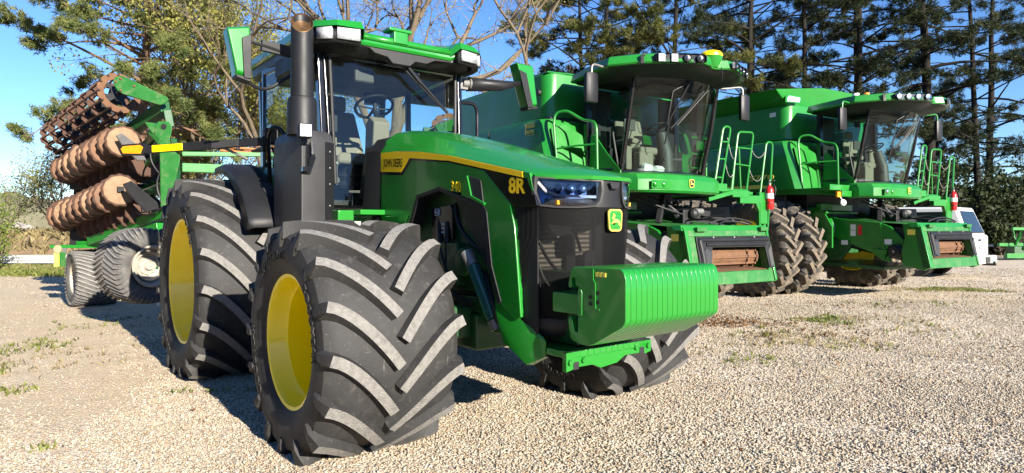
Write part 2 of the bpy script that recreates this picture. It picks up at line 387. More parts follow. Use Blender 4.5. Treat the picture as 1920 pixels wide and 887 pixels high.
for sgn in (-1, 1):
    w = wheel(TR, 'front_wheel', (3.05, sgn * TF, FZ), ft_me, rim_me(FW, .455, sgn, dish=-.1))
    for a0, s in ((200, 'GOODYEAR'), (20, 'GOODYEAR'), (110, 'OPTITRAC')):
        side_letters(w, s, .60, FW, sgn, a0, .085, RUBBER)
        if sgn > 0: side_letters(w, s, .60, FW, -sgn, a0 + 60, .085, RUBBER)
    w = wheel(TR, 'rear_wheel', (0, sgn * TRR, RZ), rt_me, rim_me(RW, .64, sgn, dish=-.05))
    for a0, s in ((230, 'GOODYEAR'), (50, 'GOODYEAR'), (140, 'OPTITRAC')):
        side_letters(w, s, .80, RW, sgn, a0, .095, RUBBER)

def T_hood():
    # stations along the hood: x, then half-section (y,z) from the middle to the lower edge
    st = [(1.90, 2.505, .30, 2.455, .405, 2.375, .47, 2.255, .475, 2.235), (2.30, 2.455, .31, 2.40, .40, 2.315, .47, 2.245, .475, 2.23), (2.70, 2.375, .32, 2.325, .40, 2.245, .47, 2.20, .475, 2.185), (3.10, 2.275, .33, 2.235, .40, 2.175, .47, 2.135, .475, 2.12),
          (3.50, 2.165, .34, 2.13, .405, 2.09, .465, 2.055, .47, 2.04), (3.90, 2.05, .35, 2.02, .41, 1.995, .46, 1.97, .465, 1.955), (4.08, 2.00, .35, 1.975, .41, 1.955, .455, 1.935, .46, 1.915)]
    rows = []
    for x, zc, y1, z1, y2, z2, y3, z3, y4, z4 in st:
        half = [(0, zc), (y1 * .5, zc - .010), (y1, z1), (y2, z2), (y3, z3), (y4, z4)]
        rows.append([(x, -y, z) for y, z in half[::-1]] + [(x, y, z) for y, z in half[1:]])
    # nose lip sweeping round over the lamps
    def nose(xc, xe, zc, ze, w):
        out = []
        for y in (-1, -.99, -.93, -.78, -.4, 0, .4, .78, .93, .99, 1): 
            a = abs(y); out.append((xc - (xc - xe) * a ** 2.6, y * w, zc + (ze - zc) * a ** 2))
        return out
    rows.append(nose(4.36, 4.11, 1.945, 1.925, .455)); rows.append(nose(4.455, 4.15, 1.900, 1.905, .455)); rows.append(nose(4.452, 4.148, 1.875, 1.882, .452)); rows.append(nose(4.38, 4.08, 1.865, 1.875, .42))
    B().grid(rows).build('hood', GREEN, TR, angle=24)
    b = B()
    for y in (-.17, .17): b.slab([(2.95, y - .035, 2.315 - abs(y) * .2), (2.95, y + .035, 2.315 - abs(y) * .2), (3.25, y + .05, 2.232 - abs(y) * .2), (3.25, y - .05, 2.232 - abs(y) * .2)], (0, 0, .012))
    b.build('hood_vent', BLACK, TR)
T_hood()
def T_sides():
    for s in (-1, 1):
        y0, y1 = s * .475, s * .445
        # label strip: wide plate with angled end running into a thin stripe
        top = [(1.93, 2.250), (2.25, 2.238), (2.64, 2.200), (3.11, 2.128), (3.49, 2.050), (4.04, 1.937)]
        bot = [(4.05, 1.896), (3.49, 2.010), (3.11, 2.086), (2.47, 2.160), (2.325, 2.046), (1.92, 2.075)]
        B().prism(top + bot, 'y', s * .470, s * .480).build('side_stripe', YELLOW_L if s > 0 else YELLOW_L, TR)
        blk = [(1.92, 2.075), (2.325, 2.046), (2.47, 2.160), (3.11, 2.086), (3.49, 2.010), (4.05, 1.896), (4.05, 1.885), (3.49, 1.998), (3.11, 2.070), (2.50, 2.138), (2.345, 2.018), (1.92, 2.046)]
        B().prism(blk, 'y', s * .468, s * .478).build('stripe_border', BLACK_G, TR)
        # green side panel with wheel arch
        pan = [(1.90, 2.06), (2.34, 2.03), (2.49, 2.145), (3.11, 2.08), (3.40, 2.02), (3.585, 1.975), (3.70, 1.88), (3.90, 1.72), (3.95, 1.55), (4.02, .93), (3.96, .90), (3.775, 1.01), (3.66, 1.27), (3.60, 1.68), (3.565, 1.74), (3.33, 1.815), (3.04, 1.85), (2.97, 1.872), (2.62, 1.815), (2.46, 1.60), (2.40, 1.50), (1.93, 1.50)]
        B().prism(pan, 'y', s * .474, s * .435).build('side_panel', GREEN, TR, bevel=.008)
        B().prism([(1.95, 1.56), (2.40, 1.58), (2.46, 1.66), (1.95, 1.65)], 'y', s * .474, s * .484).build('side_panel_sill', GREEN, TR, bevel=.004)
        # arch liner (black lip) and raised trim
        lip = [(2.44, 1.55), (2.60, 1.83), (2.97, 1.885), (3.05, 1.86), (3.58, 1.725), (3.625, 1.67), (3.69, 1.27), (3.80, 1.02), (3.76, .99), (3.64, 1.26), (3.575, 1.65), (3.53, 1.695), (3.04, 1.825), (2.96, 1.85), (2.63, 1.80), (2.50, 1.55)]
        B().prism(lip, 'y', s * .482, s * .36).build('arch_liner', BLACK, TR, bevel=.004)
        B().slab([(3.04, s * .40, 1.83), (3.56, s * .40, 1.70), (3.61, s * .40, 1.30), (3.74, s * .40, 1.0), (3.3, s * .30, 1.35)], (0, -s * .01, 0)).build('arch_panel', BLACK_M, TR)
        trim = [(3.05, 1.90), (3.30, 1.885), (3.36, 1.96), (3.42, 1.99), (3.60, 1.975), (3.68, 1.885), (3.58, 1.905), (3.40, 1.955), (3.40, 1.80), (3.60, 1.735), (3.585, 1.71), (3.33, 1.785), (3.06, 1.85)]
        B().prism([(3.395, 1.95), (3.55, 1.905), (3.585, 1.735), (3.435, 1.785)], 'y', s * .470, s * .481).build('side_vent', BLACK_M, TR, bevel=.004)
        B().prism([(3.30, 1.80), (3.43, 1.77), (3.60, 1.715), (3.61, 1.735), (3.44, 1.795), (3.385, 1.95), (3.36, 1.95)], 'y', s * .470, s * .492).build('vent_trim', GREEN, TR, bevel=.005)
        # black cheek beside the lamp
        B().prism([(3.56, 1.99), (4.05, 1.885), (4.13, 1.90), (4.19, 1.70), (4.02, 1.69), (3.92, 1.71)], 'y', s * .472, s * .44).build('lamp_cheek', BLACK_G, TR, bevel=.006)
        B().prism([(4.05, 1.94), (4.12, 1.925), (4.16, 1.80), (4.14, 1.80), (4.085, 1.895), (4.055, 1.89)], 'y', s * .478, s * .44).build('lamp_spear', GREEN, TR, bevel=.003)
        # skirt below the grille
        B().grid([[(3.70, s * .455, 1.045), (3.99, s * .455, .915), (4.20, s * .43, .815)], [(3.72, s * .47, .95), (4.02, s * .475, .84), (4.235, s * .43, .79)], [(3.80, s * .46, .73), (4.07, s * .465, .61), (4.215, s * .42, .68)], [(3.82, s * .40, .72), (4.07, s * .40, .60), (4.20, s * .38, .67)]]).build('front_skirt', GREEN, TR, angle=20)
    text('lettering', 'JOHN DEERE', .105, (1.985, -.4808, 2.118), (1, 0, -.075), (0, 0, 1), BLACK_G, TR, depth=.001, bold=.0008, width=.36)
    text('model_number', '340', .115, (3.135, -.4755, 1.842), (1, 0, -.09), (0, 0, 1), YELLOW_L, TR, depth=.002, bold=0, width=.145)
    text('series_number', '8R', .150, (3.885, -.4735, 1.80), (1, 0, -.06), (.02, 0, 1), YELLOW_L, TR, depth=.003, bold=.004, width=.185)
T_sides()
def T_front():
    def nx(y): return 4.44 - 1.35 * abs(y) ** 2 - .0 * abs(y)
    ys = [-.44, -.40, -.33, -.25, -.16, -.08, 0, .08, .16, .25, .33, .40, .44]
    rows = [[(3.93 + (.9 - z) * -.02, -.462, z)] + [(nx(y) + dx, y * k, z) for y in ys] + [(3.93, .462, z)] for z, dx, k in ((1.72, -.01, 1), (1.5, -.015, 1), (1.2, -.045, .97), (.95, -.085, .93), (.85, -.12, .90))]
    B().grid(rows).build('grille_screen', GRILLE, TR, angle=60)
    b = B(); b.box((3.86, -.02, 1.30), (.08, .66, .80)); b.build('cooler', FINS, TR)
    b = B(); b.box((3.80, 0, 1.3), (.02, .90, 1.0)); b.build('cooler_back', BLACK_M, TR)
    for s in (-1, 1): b = B(); b.box((3.98, s * .435, 1.3), (.36, .012, .95)); b.build('grille_side', BLACK_M, TR)
    b = B(); b.box((3.95, .06, 1.3), (.03, .09, .86)); b.box((3.95, -.34, 1.3), (.04, .07, .86)); b.box((3.94, .36, 1.3), (.04, .08, .86)); b.box((3.95, 0, 1.73), (.06, .8, .08)); b.box((3.95, 0, .93), (.06, .78, .16)); b.box((3.95, -.02, 1.15), (.03, .7, .03))
    b.build('cooler_frame', BLACK_M, TR, bevel=.006)
    b = B(); b.lathe([(3.98, .001), (4.0, .13), (4.06, .13), (4.07, .001)], 24, 'x', (0, -.13, 1.62)); b.lathe([(3.98, .001), (4.0, .08), (4.04, .08), (4.05, .001)], 20, 'x', (0, .2, 1.3)); b.build('fan_shroud', BLACK_M, TR)
    b = B()
    for p in ([(4.02, -.30, 1.45), (4.06, -.28, 1.3), (4.05, -.15, 1.22), (4.03, -.05, 1.18)], [(4.04, -.05, 1.66), (4.06, .0, 1.55), (4.04, .08, 1.38)], [(4.05, -.33, 1.2), (4.07, -.33, 1.0), (4.02, -.25, .92)], [(4.05, .2, 1.3), (4.08, .12, 1.15), (4.05, .1, 1.0)]): b.tube(arc(p[0], p[1], p[-1], 8), .012, 8)
    b.build('cooler_hose', BLACK, TR)
    b = B(); b.tube([(4.0, -.30, 1.3), (4.06, -.30, 1.2), (4.06, -.24, 1.13), (4.03, -.2, 1.08)], .008, 8); b.box((4.05, -.14, 1.09), (.01, .09, .03)); b.build('steel_line', STEEL, TR)
    # lower black lip of the nose
    b = B(); b.grid([[(nx(y) - .10, y * .93, .93) for y in ys], [(nx(y) - .085, y * .93, .87) for y in ys], [(nx(y) - .12, y * .91, .80) for y in ys], [(nx(y) - .25, y * .88, .80) for y in ys]]); b.build('nose_lip', BLACK, TR)
    # bezel band under and between the lamps
    yb = [-.455, -.44, -.40, -.33, -.25, -.16, -.12]
    for s in (-1, 1):
        # lamp outline on the nose surface: inner edge leans, outer edge wraps round the corner
        def on(y, z, d=0): return (nx(min(abs(y), .46)) + d - .04 * max(0, abs(y) - .40), s * abs(y), z)
        outline = [(.445, 1.885), (.36, 1.875), (.24, 1.866), (.115, 1.862), (.112, 1.80), (.125, 1.735), (.155, 1.705), (.25, 1.696), (.36, 1.698), (.435, 1.712), (.452, 1.80)]
        def ring(k, d):
            cy, cz = .285, 1.79
            return [on(cy + (y - cy) * k, cz + (z - cz) * k, d) for y, z in outline]
        B().grid([ring(1.16, -.012), ring(1.14, .012), ring(1.03, .014), ring(.97, -.01), ring(.9, -.09)], closed=True).build('lamp_bezel', GREYBOX, TR, angle=40)
        e = B().grid([ring(.99, -.002)] * 1 + [ring(.6, .004), ring(.2, .006), ring(.01, .006)], closed=True).build('headlight', LAMPGLASS, TR, angle=60)
        b = B(); b.grid([ring(.97, -.10), ring(.5, -.11), ring(.01, -.11)], closed=True); b.build('lamp_bowl', BOWL, e)
        b = B()
        for lo, hi in (((.435, 1.862), (.40, 1.80)), ((.40, 1.80), (.345, 1.768)), ((.345, 1.768), (.24, 1.762)), ((.24, 1.762), (.125, 1.760))):
            b.bar(on(lo[0], lo[1], -.022), on(hi[0], hi[1], -.022), .03, .018)
        b.build('lamp_light_guide', LENSW, e)
        b = B(); b.grid([[on(y, z, -.04) for y in (.13, .2, .27, .34, .40)] for z in (1.712, 1.75)]); b.build('lamp_reflector_row', CHROME, e)
        for i in range(3):
            b = B(); b.ball(on(.18 + i * .07, 1.815, -.07), .030); b.build('lamp_projector', BOWL, e)
        b = B(); p = V(on(.33, 1.722, -.03)); b.box(p, (.03, .07, .03)); b.build('turn_signal', AMBER, e, bevel=.003)
    b = B(); b.grid([[(nx(y) - .006, y, z) for y in (-.13, -.07, 0, .07, .13)] for z in (1.87, 1.80, 1.69)]); b.build('nose_screen', BLACK, TR)
    b = B(); b.slab([(4.448, -.05, 1.862), (4.448, .05, 1.862), (4.452, .03, 1.815), (4.452, -.03, 1.815)], (.012, 0, 0)); b.build('nose_latch', BLACK_M, TR, bevel=.004)
    badge(TR, (4.452, 0, 1.602), (0, 1, 0), (0, 0, 1), .130, .150, GREEN, LABEL_Y)
T_front()
def T_weights():
    # bracket
    b = B()
    top = [(3.75, -.40), (4.34, -.42), (4.42, -.40), (4.43, -.30)] + [(4.43 + .012 * (i % 2), -.28 + i * .029) for i in range(20)] + [(4.43, .30), (4.42, .42), (4.34, .42), (3.75, .40)]
    b.prism(top, 'z', .700, .745); W_ = b.build('weight_bracket', GREEN, TR, bevel=.004)
    b = B()
    lo = [(-.42, .735), (.42, .735), (.42, .655), (.36, .642), (.29, .655), (.14, .655), (.06, .615), (-.10, .60), (-.18, .632), (-.30, .632), (-.42, .61)]
    b.prism(lo, 'x', 4.385, 4.425); b.build('bracket_plate', GREEN, W_, bevel=.004)
    b = B()
    for y, z in ((-.39, .672), (-.27, .675), (.25, .70), (.38, .70)): b.lathe([(4.42, .020), (4.442, .020), (4.442, .001)], 6, 'x', (0, y, z))
    b.build('bracket_bolt', GREEN_D, W_)
    b = B()
    for y, z in ((-.335, .65), (.315, .675)): b.slab([(4.4265, y - .024, z + .02), (4.4265, y + .024, z + .02), (4.4265, y + .024, z - .03), (4.4265, y - .024, z - .03)], (.002, 0, 0))
    b.build('tow_slot', BLACK_M, W_)
    # cross tongue that carries the weights
    b = B(); b.prism([(4.30, 1.128), (4.575, 1.128), (4.60, 1.12), (4.605, 1.013), (4.575, 1.0), (4.30, .998)], 'y', -.43, .43); b.build('weight_tongue', GREEN, TR, bevel=.006)
    b = B(); b.prism([(4.575, 1.165), (4.603, 1.17), (4.612, 1.15), (4.612, 1.005), (4.575, 1.0)], 'y', -.465, .465); b.build('tongue_lip', GREEN, TR, bevel=.005)
    b = B(); b.box((4.15, 0, 1.0), (.40, .5, .50)); b.build('front_support', GREEN_E, TR, bevel=.01)
    n = 19; w = .912 / n
    prof = [(4.525, 1.304), (4.915, 1.311)] + [(4.955 - .04 * (1 - sin(a)), 1.27 + .04 * cos(a)) for a in (.4, .9, 1.3)] + [(4.965, 1.25), (4.965, 1.01)] + [(4.955, .985), (4.93, .962), (4.705, .838), (4.66, .822), (4.60, .822), (4.52, .838), (4.495, .858), (4.476, .965), (4.485, .985), (4.505, .985), (4.515, .97), (4.535, .90), (4.565, .895), (4.568, .985), (4.572, 1.18), (4.545, 1.19), (4.54, 1.235), (4.51, 1.235), (4.515, 1.18), (4.485, 1.168), (4.478, 1.19), (4.505, 1.285)]
    pack = sub_empty('weight_pack', TR)
    first = None
    for i in range(n):
        y = -.456 + (i + .5) * w
        if first is None:
            b = B(); b.prism(prof, 'y', -w / 2 + .0006, w / 2 - .0006); first = b.build('suitcase_weight', GREEN, pack, bevel=.005, seg=2); first.location.y = y
        else:
            o = first.copy(); COL.objects.link(o); o.parent = pack; o.location.y = y
    # casting details on the outer face
    b = B()
    b.prism([(4.70, 1.300), (4.71, 1.300), (4.71, 1.235), (4.728, 1.215), (4.728, 1.06), (4.76, 1.06), (4.76, 1.05), (4.718, 1.05), (4.718, 1.21), (4.70, 1.23)], 'y', -.4555, -.463)
    b.build('casting_rib', GREEN, first, bevel=.002); b2 = first.children[0]; b2.location.y = -first.location.y
    b = B()
    for i in range(3): b.box((4.735 + i * .032, -.4565, 1.268), (.022, .004, .026))
    o = b.build('casting_window', LABEL_Y, first); o.location.y = -first.location.y
    b = B()
    for x, z in ((4.68, 1.125), (4.68, 1.085), (4.742, 1.10), (4.742, 1.155)): b.lathe([(-.458, .014), (-.4595, .014), (-.4595, .001)], 12, c=(x, 0, z))
    o = b.build('casting_hole', BLACK_M, first); o.location.y = -first.location.y
T_weights()
def T_chassis():
    b = B(); b.box((2.75, 0, 1.45), (1.7, .62, .85)); b.box((2.4, 0, 1.05), (3.0, .5, .45)); b.box((.2, 0, 1.1), (1.5, .8, .9)); b.build('engine_block', GREEN_E, TR, bevel=.03)
    b = B(); b.box((3.05, 0, .80), (.34, 1.5, .26)); b.box((3.05, 0, .72), (.5, .7, .3)); b.build('front_axle', GREEN_E, TR, bevel=.03)
    b = B()
    for s in (-1, 1): b.lathe([(s * .55, .2), (s * .9, .2), (s * .92, .28), (s * 1.25, .28), (s * 1.26, .01)], 20, c=(3.05, 0, FZ)); b.lathe([(s * .4, .16), (s * 1.3, .14)], 20, c=(0, 0, RZ))
    b.build('axle_hub', GREEN_E, TR)
    b = B(); b.bar((3.35, -.42, 1.28), (3.55, -.36, .85), .09, .09); b.build('suspension_cylinder', pmat('teal_cylinder', (.02, .10, .09), .35, coat=.3), TR, bevel=.03)
    b = B(); b.tube([(3.30, -.44, 1.36), (3.36, -.42, 1.26)], .055, 14); b.tube([(3.55, -.36, .85), (3.58, -.35, .78)], .05, 12); b.build('cylinder_end', STEEL, TR)
    b = B()
    for p in ([(2.75, -.33, 1.7), (2.78, -.40, 1.4), (3.0, -.38, 1.1)], [(3.0, -.34, 1.75), (3.1, -.42, 1.5), (3.45, -.36, 1.35)], [(3.2, -.34, 1.6), (3.5, -.40, 1.45), (3.62, -.3, 1.2)], [(3.4, -.33, 1.2), (3.62, -.42, 1.0), (3.6, -.35, .8)], [(2.7, -.36, 1.2), (3.0, -.45, 1.0), (3.3, -.38, .95)], [(2.9, -.36, 1.6), (2.95, -.4, 1.3), (2.9, -.36, .95)]): b.tube(arc(*p, n=10), .018, 8)
    b.build('hydraulic_hose', BLACK, TR)
    b = B(); b.lathe([(-.46, .001), (-.45, .11), (-.30, .14)], 20, c=(3.25, 0, 1.28)); b.box((2.95, -.34, 1.25), (.3, .1, .35)); b.box((3.35, -.33, 1.52), (.28, .08, .22)); b.box((3.6, -.3, 1.0), (.16, .12, .5)); b.build('engine_part', GREEN_E, TR, bevel=.015)
    b = B(); b.prism([(2.63, 1.72), (2.95, 1.745), (2.98, 1.70), (2.98, 1.45), (2.66, 1.42)], 'y', -.36, -.33); p = b.build('fuse_cover', BLACK_G, TR, bevel=.01)
    b = B()
    for i in range(4):
        for j in range(3): b.box((2.82 + i * .03, -.361, 1.58 - j * .035), (.018, .002, .015))
    b.build('fuse_label', PAPER, p)
    badge(TR, (2.75, -.362, 1.68), (1, 0, 0), (0, 0, 1), .07, .06, BLACK_G, LAMPBLUE, 'cover_emblem')
    b = B(); b.box((2.5, 0, .90), (2.6, .44, .3)); b.box((3.3, 0, .92), (1.0, .62, .16)); b.build('frame_rail', GREEN_E, TR, bevel=.02)
    # fuel tank, step and green support under the cab on the right
    b = B(); b.box((.95, -.62, 1.66), (1.8, .5, .10)); b.box((1.55, -.55, 1.69), (.9, .34, .05)); b.build('cab_floor_rail', GREEN, TR, bevel=.01)
    b = B(); b.box((.72, -1.05, 1.545), (.22, .35, .15)); b.build('cab_mount', GREEN, TR, bevel=.01)
    b = B(); b.box((.7, -.6, 1.2), (1.7, .5, .7)); b.build('fuel_tank', BLACK, TR, bevel=.06, seg=3)
    b = B(); b.tube([(.78, -1.12, 1.47), (.78, -1.14, 1.0)], .02, 8); b.tube([(.90, -1.10, 1.47), (.92, -1.14, 1.0)], .03, 8); b.build('support_strut', BLACK_M, TR)

T_chassis()
def T_cab():
    # posts: A at x 1.32, B at -.08, C at -.55
    AX0, AX1, AY0, AY1 = 1.36, 1.26, .78, .82      # foot / head
    b = B()
    for s in (-1, 1):
        b.bar((AX0, s * AY0, 1.78), (AX1, s * AY1, 3.34), .07, .09, (1, 0, 0)); b.bar((AX0 + .06, s * (AY0 - .03), 1.95), (AX1 + .05, s * (AY1 - .03), 3.30), .03, .05, (1, 0, 0))
        b.bar((-.05, s * .93, 1.80), (-.08, s * .92, 3.34), .05, .06, (1, 0, 0)); b.bar((-.60, s * .75, 2.1), (-.55, s * .80, 3.34), .08, .08, (1, 0, 0))
        b.bar((1.33, s * .80, 1.80), (-.05, s * .93, 1.80), .05, .07); b.bar((-.05, s * .93, 1.95), (-.6, s * .75, 2.1), .05, .07)
        b.bar((1.24, s * .82, 3.31), (-.08, s * .92, 3.31), .05, .07); b.bar((-.08, s * .92, 3.31), (-.55, s * .80, 3.31), .05, .07)
    b.box((1.26, 0, 3.33), (.08, 1.6, .12)); b.box((-.57, 0, 3.32), (.08, 1.55, .08)); b.box((-.6, 0, 2.1), (.08, 1.5, .08))
    b.build('cab_frame', BLACK_G, TR, bevel=.012)
    b = B()
    for s in (-1, 1): b.tube([(1.40, s * .70, 1.98), (1.345, s * .74, 3.28)], .018, 8)
    b.build('glass_edge_trim', BLACK_M, TR)
    # windscreen, slightly bowed
    rows = [[(AX0 - .01 + t * (AX1 - AX0) + .10 * (1 - (y / .76) ** 2), y * (1 + .05 * t), 1.80 + t * 1.50) for y in (-.76, -.55, -.3, 0, .3, .55, .76)] for t in (0, .33, .66, 1)]
    B().grid(rows).build('windscreen', GLASS, TR, angle=80)
    for s in (-1, 1):
        B().grid([[(1.32, s * .795, 1.82), (.63, s * .875, 1.82), (-.05, s * .935, 1.82)], [(1.24, s * .835, 3.28), (.58, s * .89, 3.28), (-.08, s * .93, 3.28)]]).build('door_glass', GLASS, TR, angle=80)
        B().grid([[(-.08, s * .93, 2.0), (-.6, s * .76, 2.1)], [(-.10, s * .92, 3.28), (-.56, s * .80, 3.28)]]).build('quarter_glass', GLASS, TR)
        b = B(); b.tube(rounded([(.05, s * .945, 2.2), (.1, s * .96, 2.2), (.1, s * .96, 2.55), (.05, s * .945, 2.55)], .03), .014, 8); b.build('door_handle', BLACK, TR)
    B().grid([[(-.6, -.74, 2.12), (-.6, .74, 2.12)], [(-.56, -.78, 3.28), (-.56, .78, 3.28)]]).build('rear_glass', GLASS, TR)
    # roof: black tray, green rim that bulges over the corner lamps
    plan = [(-.75, -.86), (-.55, -.96), (1.0, -.98), (1.38, -.95), (1.60, -.78), (1.635, -.62), (1.60, -.52), (1.60, .52), (1.635, .62), (1.60, .78), (1.38, .95), (1.0, .98), (-.55, .96), (-.75, .86)]
    def sc(k, dx=0): return [(.42 + (x - .42) * k + dx, y * k) for x, y in plan]
    def zt(x, y): # rim height: raised at the front corners, dipped between
        f = max(0, min(1, (x - .9) / .6)); c = max(0, min(1, (abs(y) - .52) / .12))
        return 3.52 - .06 * f * (1 - c) * (1 if abs(y) < .6 else 1) + .02 * (1 - f)
    rows = [[(x, y, zt(x, y) - dz) for x, y in sc(k)] for k, dz in ((.985, .115), (1.0, .09), (1.0, .02), (.985, 0), (.93, -.03), (.80, -.055), (.4, -.07), (.02, -.075))]
    R = B().grid(rows, closed=True, cap=True).build('cab_roof', GREEN, TR, angle=28)
    b = B(); b.grid([[(x, y, z) for x, y in sc(k)] for k, z in ((.97, 3.45), (.965, 3.33), (.90, 3.285), (.5, 3.285))], closed=True, cap=True); b.build('roof_tray', BLACK, TR, angle=30)
    b = B(); b.box((.35, 0, 3.27), (1.5, 1.5, .03)); b.build('headliner', GREYTRIM, TR)
    for s in (-1, 1):
        # lamp pod wrapping the front corner
        e = B().grid([[(1.70, s * .585, z) for z in (3.335, 3.445)], [(1.665, s * .80, z) for z in (3.335, 3.445)]]).build('work_lamp', LENSW, TR)
        e2 = B().grid([[(1.645, s * .835, z) for z in (3.335, 3.445)], [(1.52, s * .935, z) for z in (3.335, 3.445)]]).build('work_lamp', LENSW, TR)
        e3 = B().grid([[(1.42, s * .965, z) for z in (3.34, 3.45)], [(1.10, s * .995, z) for z in (3.34, 3.45)]]).build('work_lamp', LENSW, TR)
        for o in (e, e2, e3):
            m = o.modifiers.new('thick', 'SOLIDIFY'); m.thickness = .04; m.offset = 0
        b = B(); b.grid([[(1.655, s * .56, z) for z in (3.31, 3.45)], [(1.625, s * .80, z) for z in (3.31, 3.45)], [(1.49, s * .915, z) for z in (3.31, 3.45)], [(1.36, s * .955, z) for z in (3.31, 3.46)], [(1.08, s * .975, z) for z in (3.31, 3.46)]])
        o = b.build('lamp_backing', BLACK, TR); m = o.modifiers.new('thick', 'SOLIDIFY'); m.thickness = .06; m.offset = 0
        # green brow over the pod
        b = B(); b.grid([[(1.60, s * .50, 3.38), (1.735, s * .555, 3.450), (1.71, s * .82, 3.448), (1.55, s * .955, 3.448), (1.38, s * 1.015, 3.455), (1.05, s * 1.02, 3.465)], [(1.62, s * .49, 3.455), (1.70, s * .57, 3.525), (1.65, s * .79, 3.52), (1.52, s * .92, 3.52), (1.35, s * .98, 3.535), (1.05, s * .985, 3.54)], [(1.45, s * .50, 3.48), (1.50, s * .58, 3.545), (1.48, s * .75, 3.55), (1.40, s * .85, 3.56), (1.2, s * .9, 3.565), (1.0, s * .9, 3.57)]])
        b.build('roof_brow', GREEN, TR, angle=30)
    b = B(); b.grid([[(1.615, y, z) for z in (3.40, 3.455)] for y in (-.5, -.2, 0, .2, .5)]); o = b.build('roof_fascia', GREEN, TR); m = o.modifiers.new('thick', 'SOLIDIFY'); m.thickness = .03
    b = B(); b.box((1.58, -.10, 3.47), (.10, .16, .12)); b.box((1.53, -.09, 3.555), (.16, .26, .035)); b.build('camera_housing', GREEN, TR, bevel=.01)
    b = B(); b.prism([(-.50, 3.40), (-.30, 3.40), (-.28, 3.32), (-.16, 3.31), (-.13, 3.24), (.05, 3.22), (.14, 3.30), (.3, 3.31), (.34, 3.39), (.5, 3.40), (.62, 3.32), (.66, 3.30), (-.66, 3.30), (-.62, 3.36)][:0] + [(-.62, 3.40), (.62, 3.40), (.60, 3.33), (.34, 3.32), (.24, 3.27), (.10, 3.27), (.04, 3.215), (-.16, 3.215), (-.22, 3.27), (-.36, 3.29), (-.42, 3.33), (-.60, 3.34)], 'x', 1.46, 1.57); b.build('roof_underside', BLACK_M, TR, bevel=.008)
    b = B(); b.ball((.75, -.42, 3.575), .17, (1, 1, .40), 20); b.build('receiver_dome', YELLOW_L, TR)
    # wiper
    b = B(); b.bar((1.50, -.06, 3.32), (1.47, .22, 3.08), .035, .03); b.bar((1.48, .2, 3.10), (1.43, .56, 2.83), .02, .02); b.bar((1.475, -.02, 3.24), (1.43, .585, 2.81), .014, .03); b.build('wiper', BLACK, TR)
    # interior
    b = B(); b.lathe([(-.11, .0), (-.11, .08), (.0, .09)], 12, c=(0, 0, 0)) if False else None
    b.prism([(.62, 1.85), (.82, 1.85), (.98, 2.35), (1.02, 2.70), (.90, 2.78), (.80, 2.70), (.78, 2.4)], 'y', -.10, .10); b.build('steering_column', TAN, TR, bevel=.02)
    ring = [(V((.82, 0, 2.90)) + V((cos(a) * .20 * .85, sin(a) * .215, cos(a) * .20 * .5))) for a in [2 * pi * i / 28 for i in range(28)]]
    b = B(); b.tube(ring, .017, 8, closed=True)
    for a in (1.57, -1.57, pi): b.bar((.82, 0, 2.875), (.82 + cos(a) * .17, sin(a) * .2, 2.89 + cos(a) * .10), .03, .015)
    b.tube([(.90, 0, 2.75), (.82, 0, 2.88)], .03, 10); b.build('steering_wheel', BLACK, TR)
    b = B(); b.box((.82, -.02, 2.98), (.03, .20, .14)); b.bar((.85, 0, 2.8), (.84, 0, 2.95), .04, .04); b.build('dash_screen', BLACK, TR, bevel=.01)
    b = B(); b.box((.15, .02, 2.35), (.52, .54, .14)); b.build('seat', TAN, TR, bevel=.05, seg=3)
    b = B(); b.hexa([(-.12, -.26, 2.35), (.02, -.26, 2.35), (.02, .30, 2.35), (-.12, .30, 2.35), (-.34, -.22, 3.0), (-.24, -.22, 3.0), (-.24, .26, 3.0), (-.34, .26, 3.0)]); b.box((-.32, .02, 3.1), (.1, .28, .2)); b.build('backrest', TAN, TR, bevel=.04, seg=3)
    b = B(); b.box((.22, -.36, 2.52), (.55, .13, .10)); b.box((.05, -.36, 2.35), (.2, .1, .3)); b.box((.20, .40, 2.50), (.50, .10, .08)); b.tube([(.62, -.47, 2.33), (.90, -.47, 2.36)], .05, 12); b.build('armrest', TAN, TR, bevel=.02)
    b = B(); b.box((.50, -.42, 2.72), (.03, .25, .20)); b.build('armrest_screen', BLACK, TR, bevel=.01)
    b = B(); b.lathe([(2.0, .16), (2.05, .19), (2.1, .16), (2.15, .19), (2.2, .16), (2.28, .2)], 20, 'z', (.15, .02, 0)); b.build('seat_bellows', BLACK_M, TR)
    b = B(); b.box((.4, 0, 1.80), (1.75, 1.55, .05)); b.build('cab_floor', BLACK_M, TR)
    b = B(); b.box((.75, -.62, 2.02), (.35, .2, .4)); b.box((.0, -.6, 2.1), (.5, .35, .5)); b.box((.0, .65, 2.15), (.5, .3, .6)); b.tube([(.9, -.55, 2.04), (1.08, -.55, 2.04)], .04, 12); b.build('side_console', GREYTRIM, TR, bevel=.03)
    b = B(); b.bar((.75, -.55, 2.3), (1.0, -.62, 2.5), .05, .05); b.tube([(.85, -.62, 2.0), (.9, -.60, 2.35)], .02, 8); b.ball((.9, -.6, 2.38), .035); b.tube([(.95, -.5, 2.0), (1.0, -.52, 2.2)], .014, 8); b.ball((1.0, -.52, 2.22), .03); b.build('hand_lever', STEEL, TR)
    b = B(); b.box((1.20, -.30, 3.13), (.04, .22, .13)); b.build('cab_mirror', GREYTRIM, TR, bevel=.02)
    b = B(); b.grid([[(1.345, -.75, 3.27), (1.43, 0, 3.27), (1.345, .75, 3.27)], [(1.31, -.75, 3.0), (1.40, 0, 3.02), (1.31, .75, 3.0)]]) if False else None
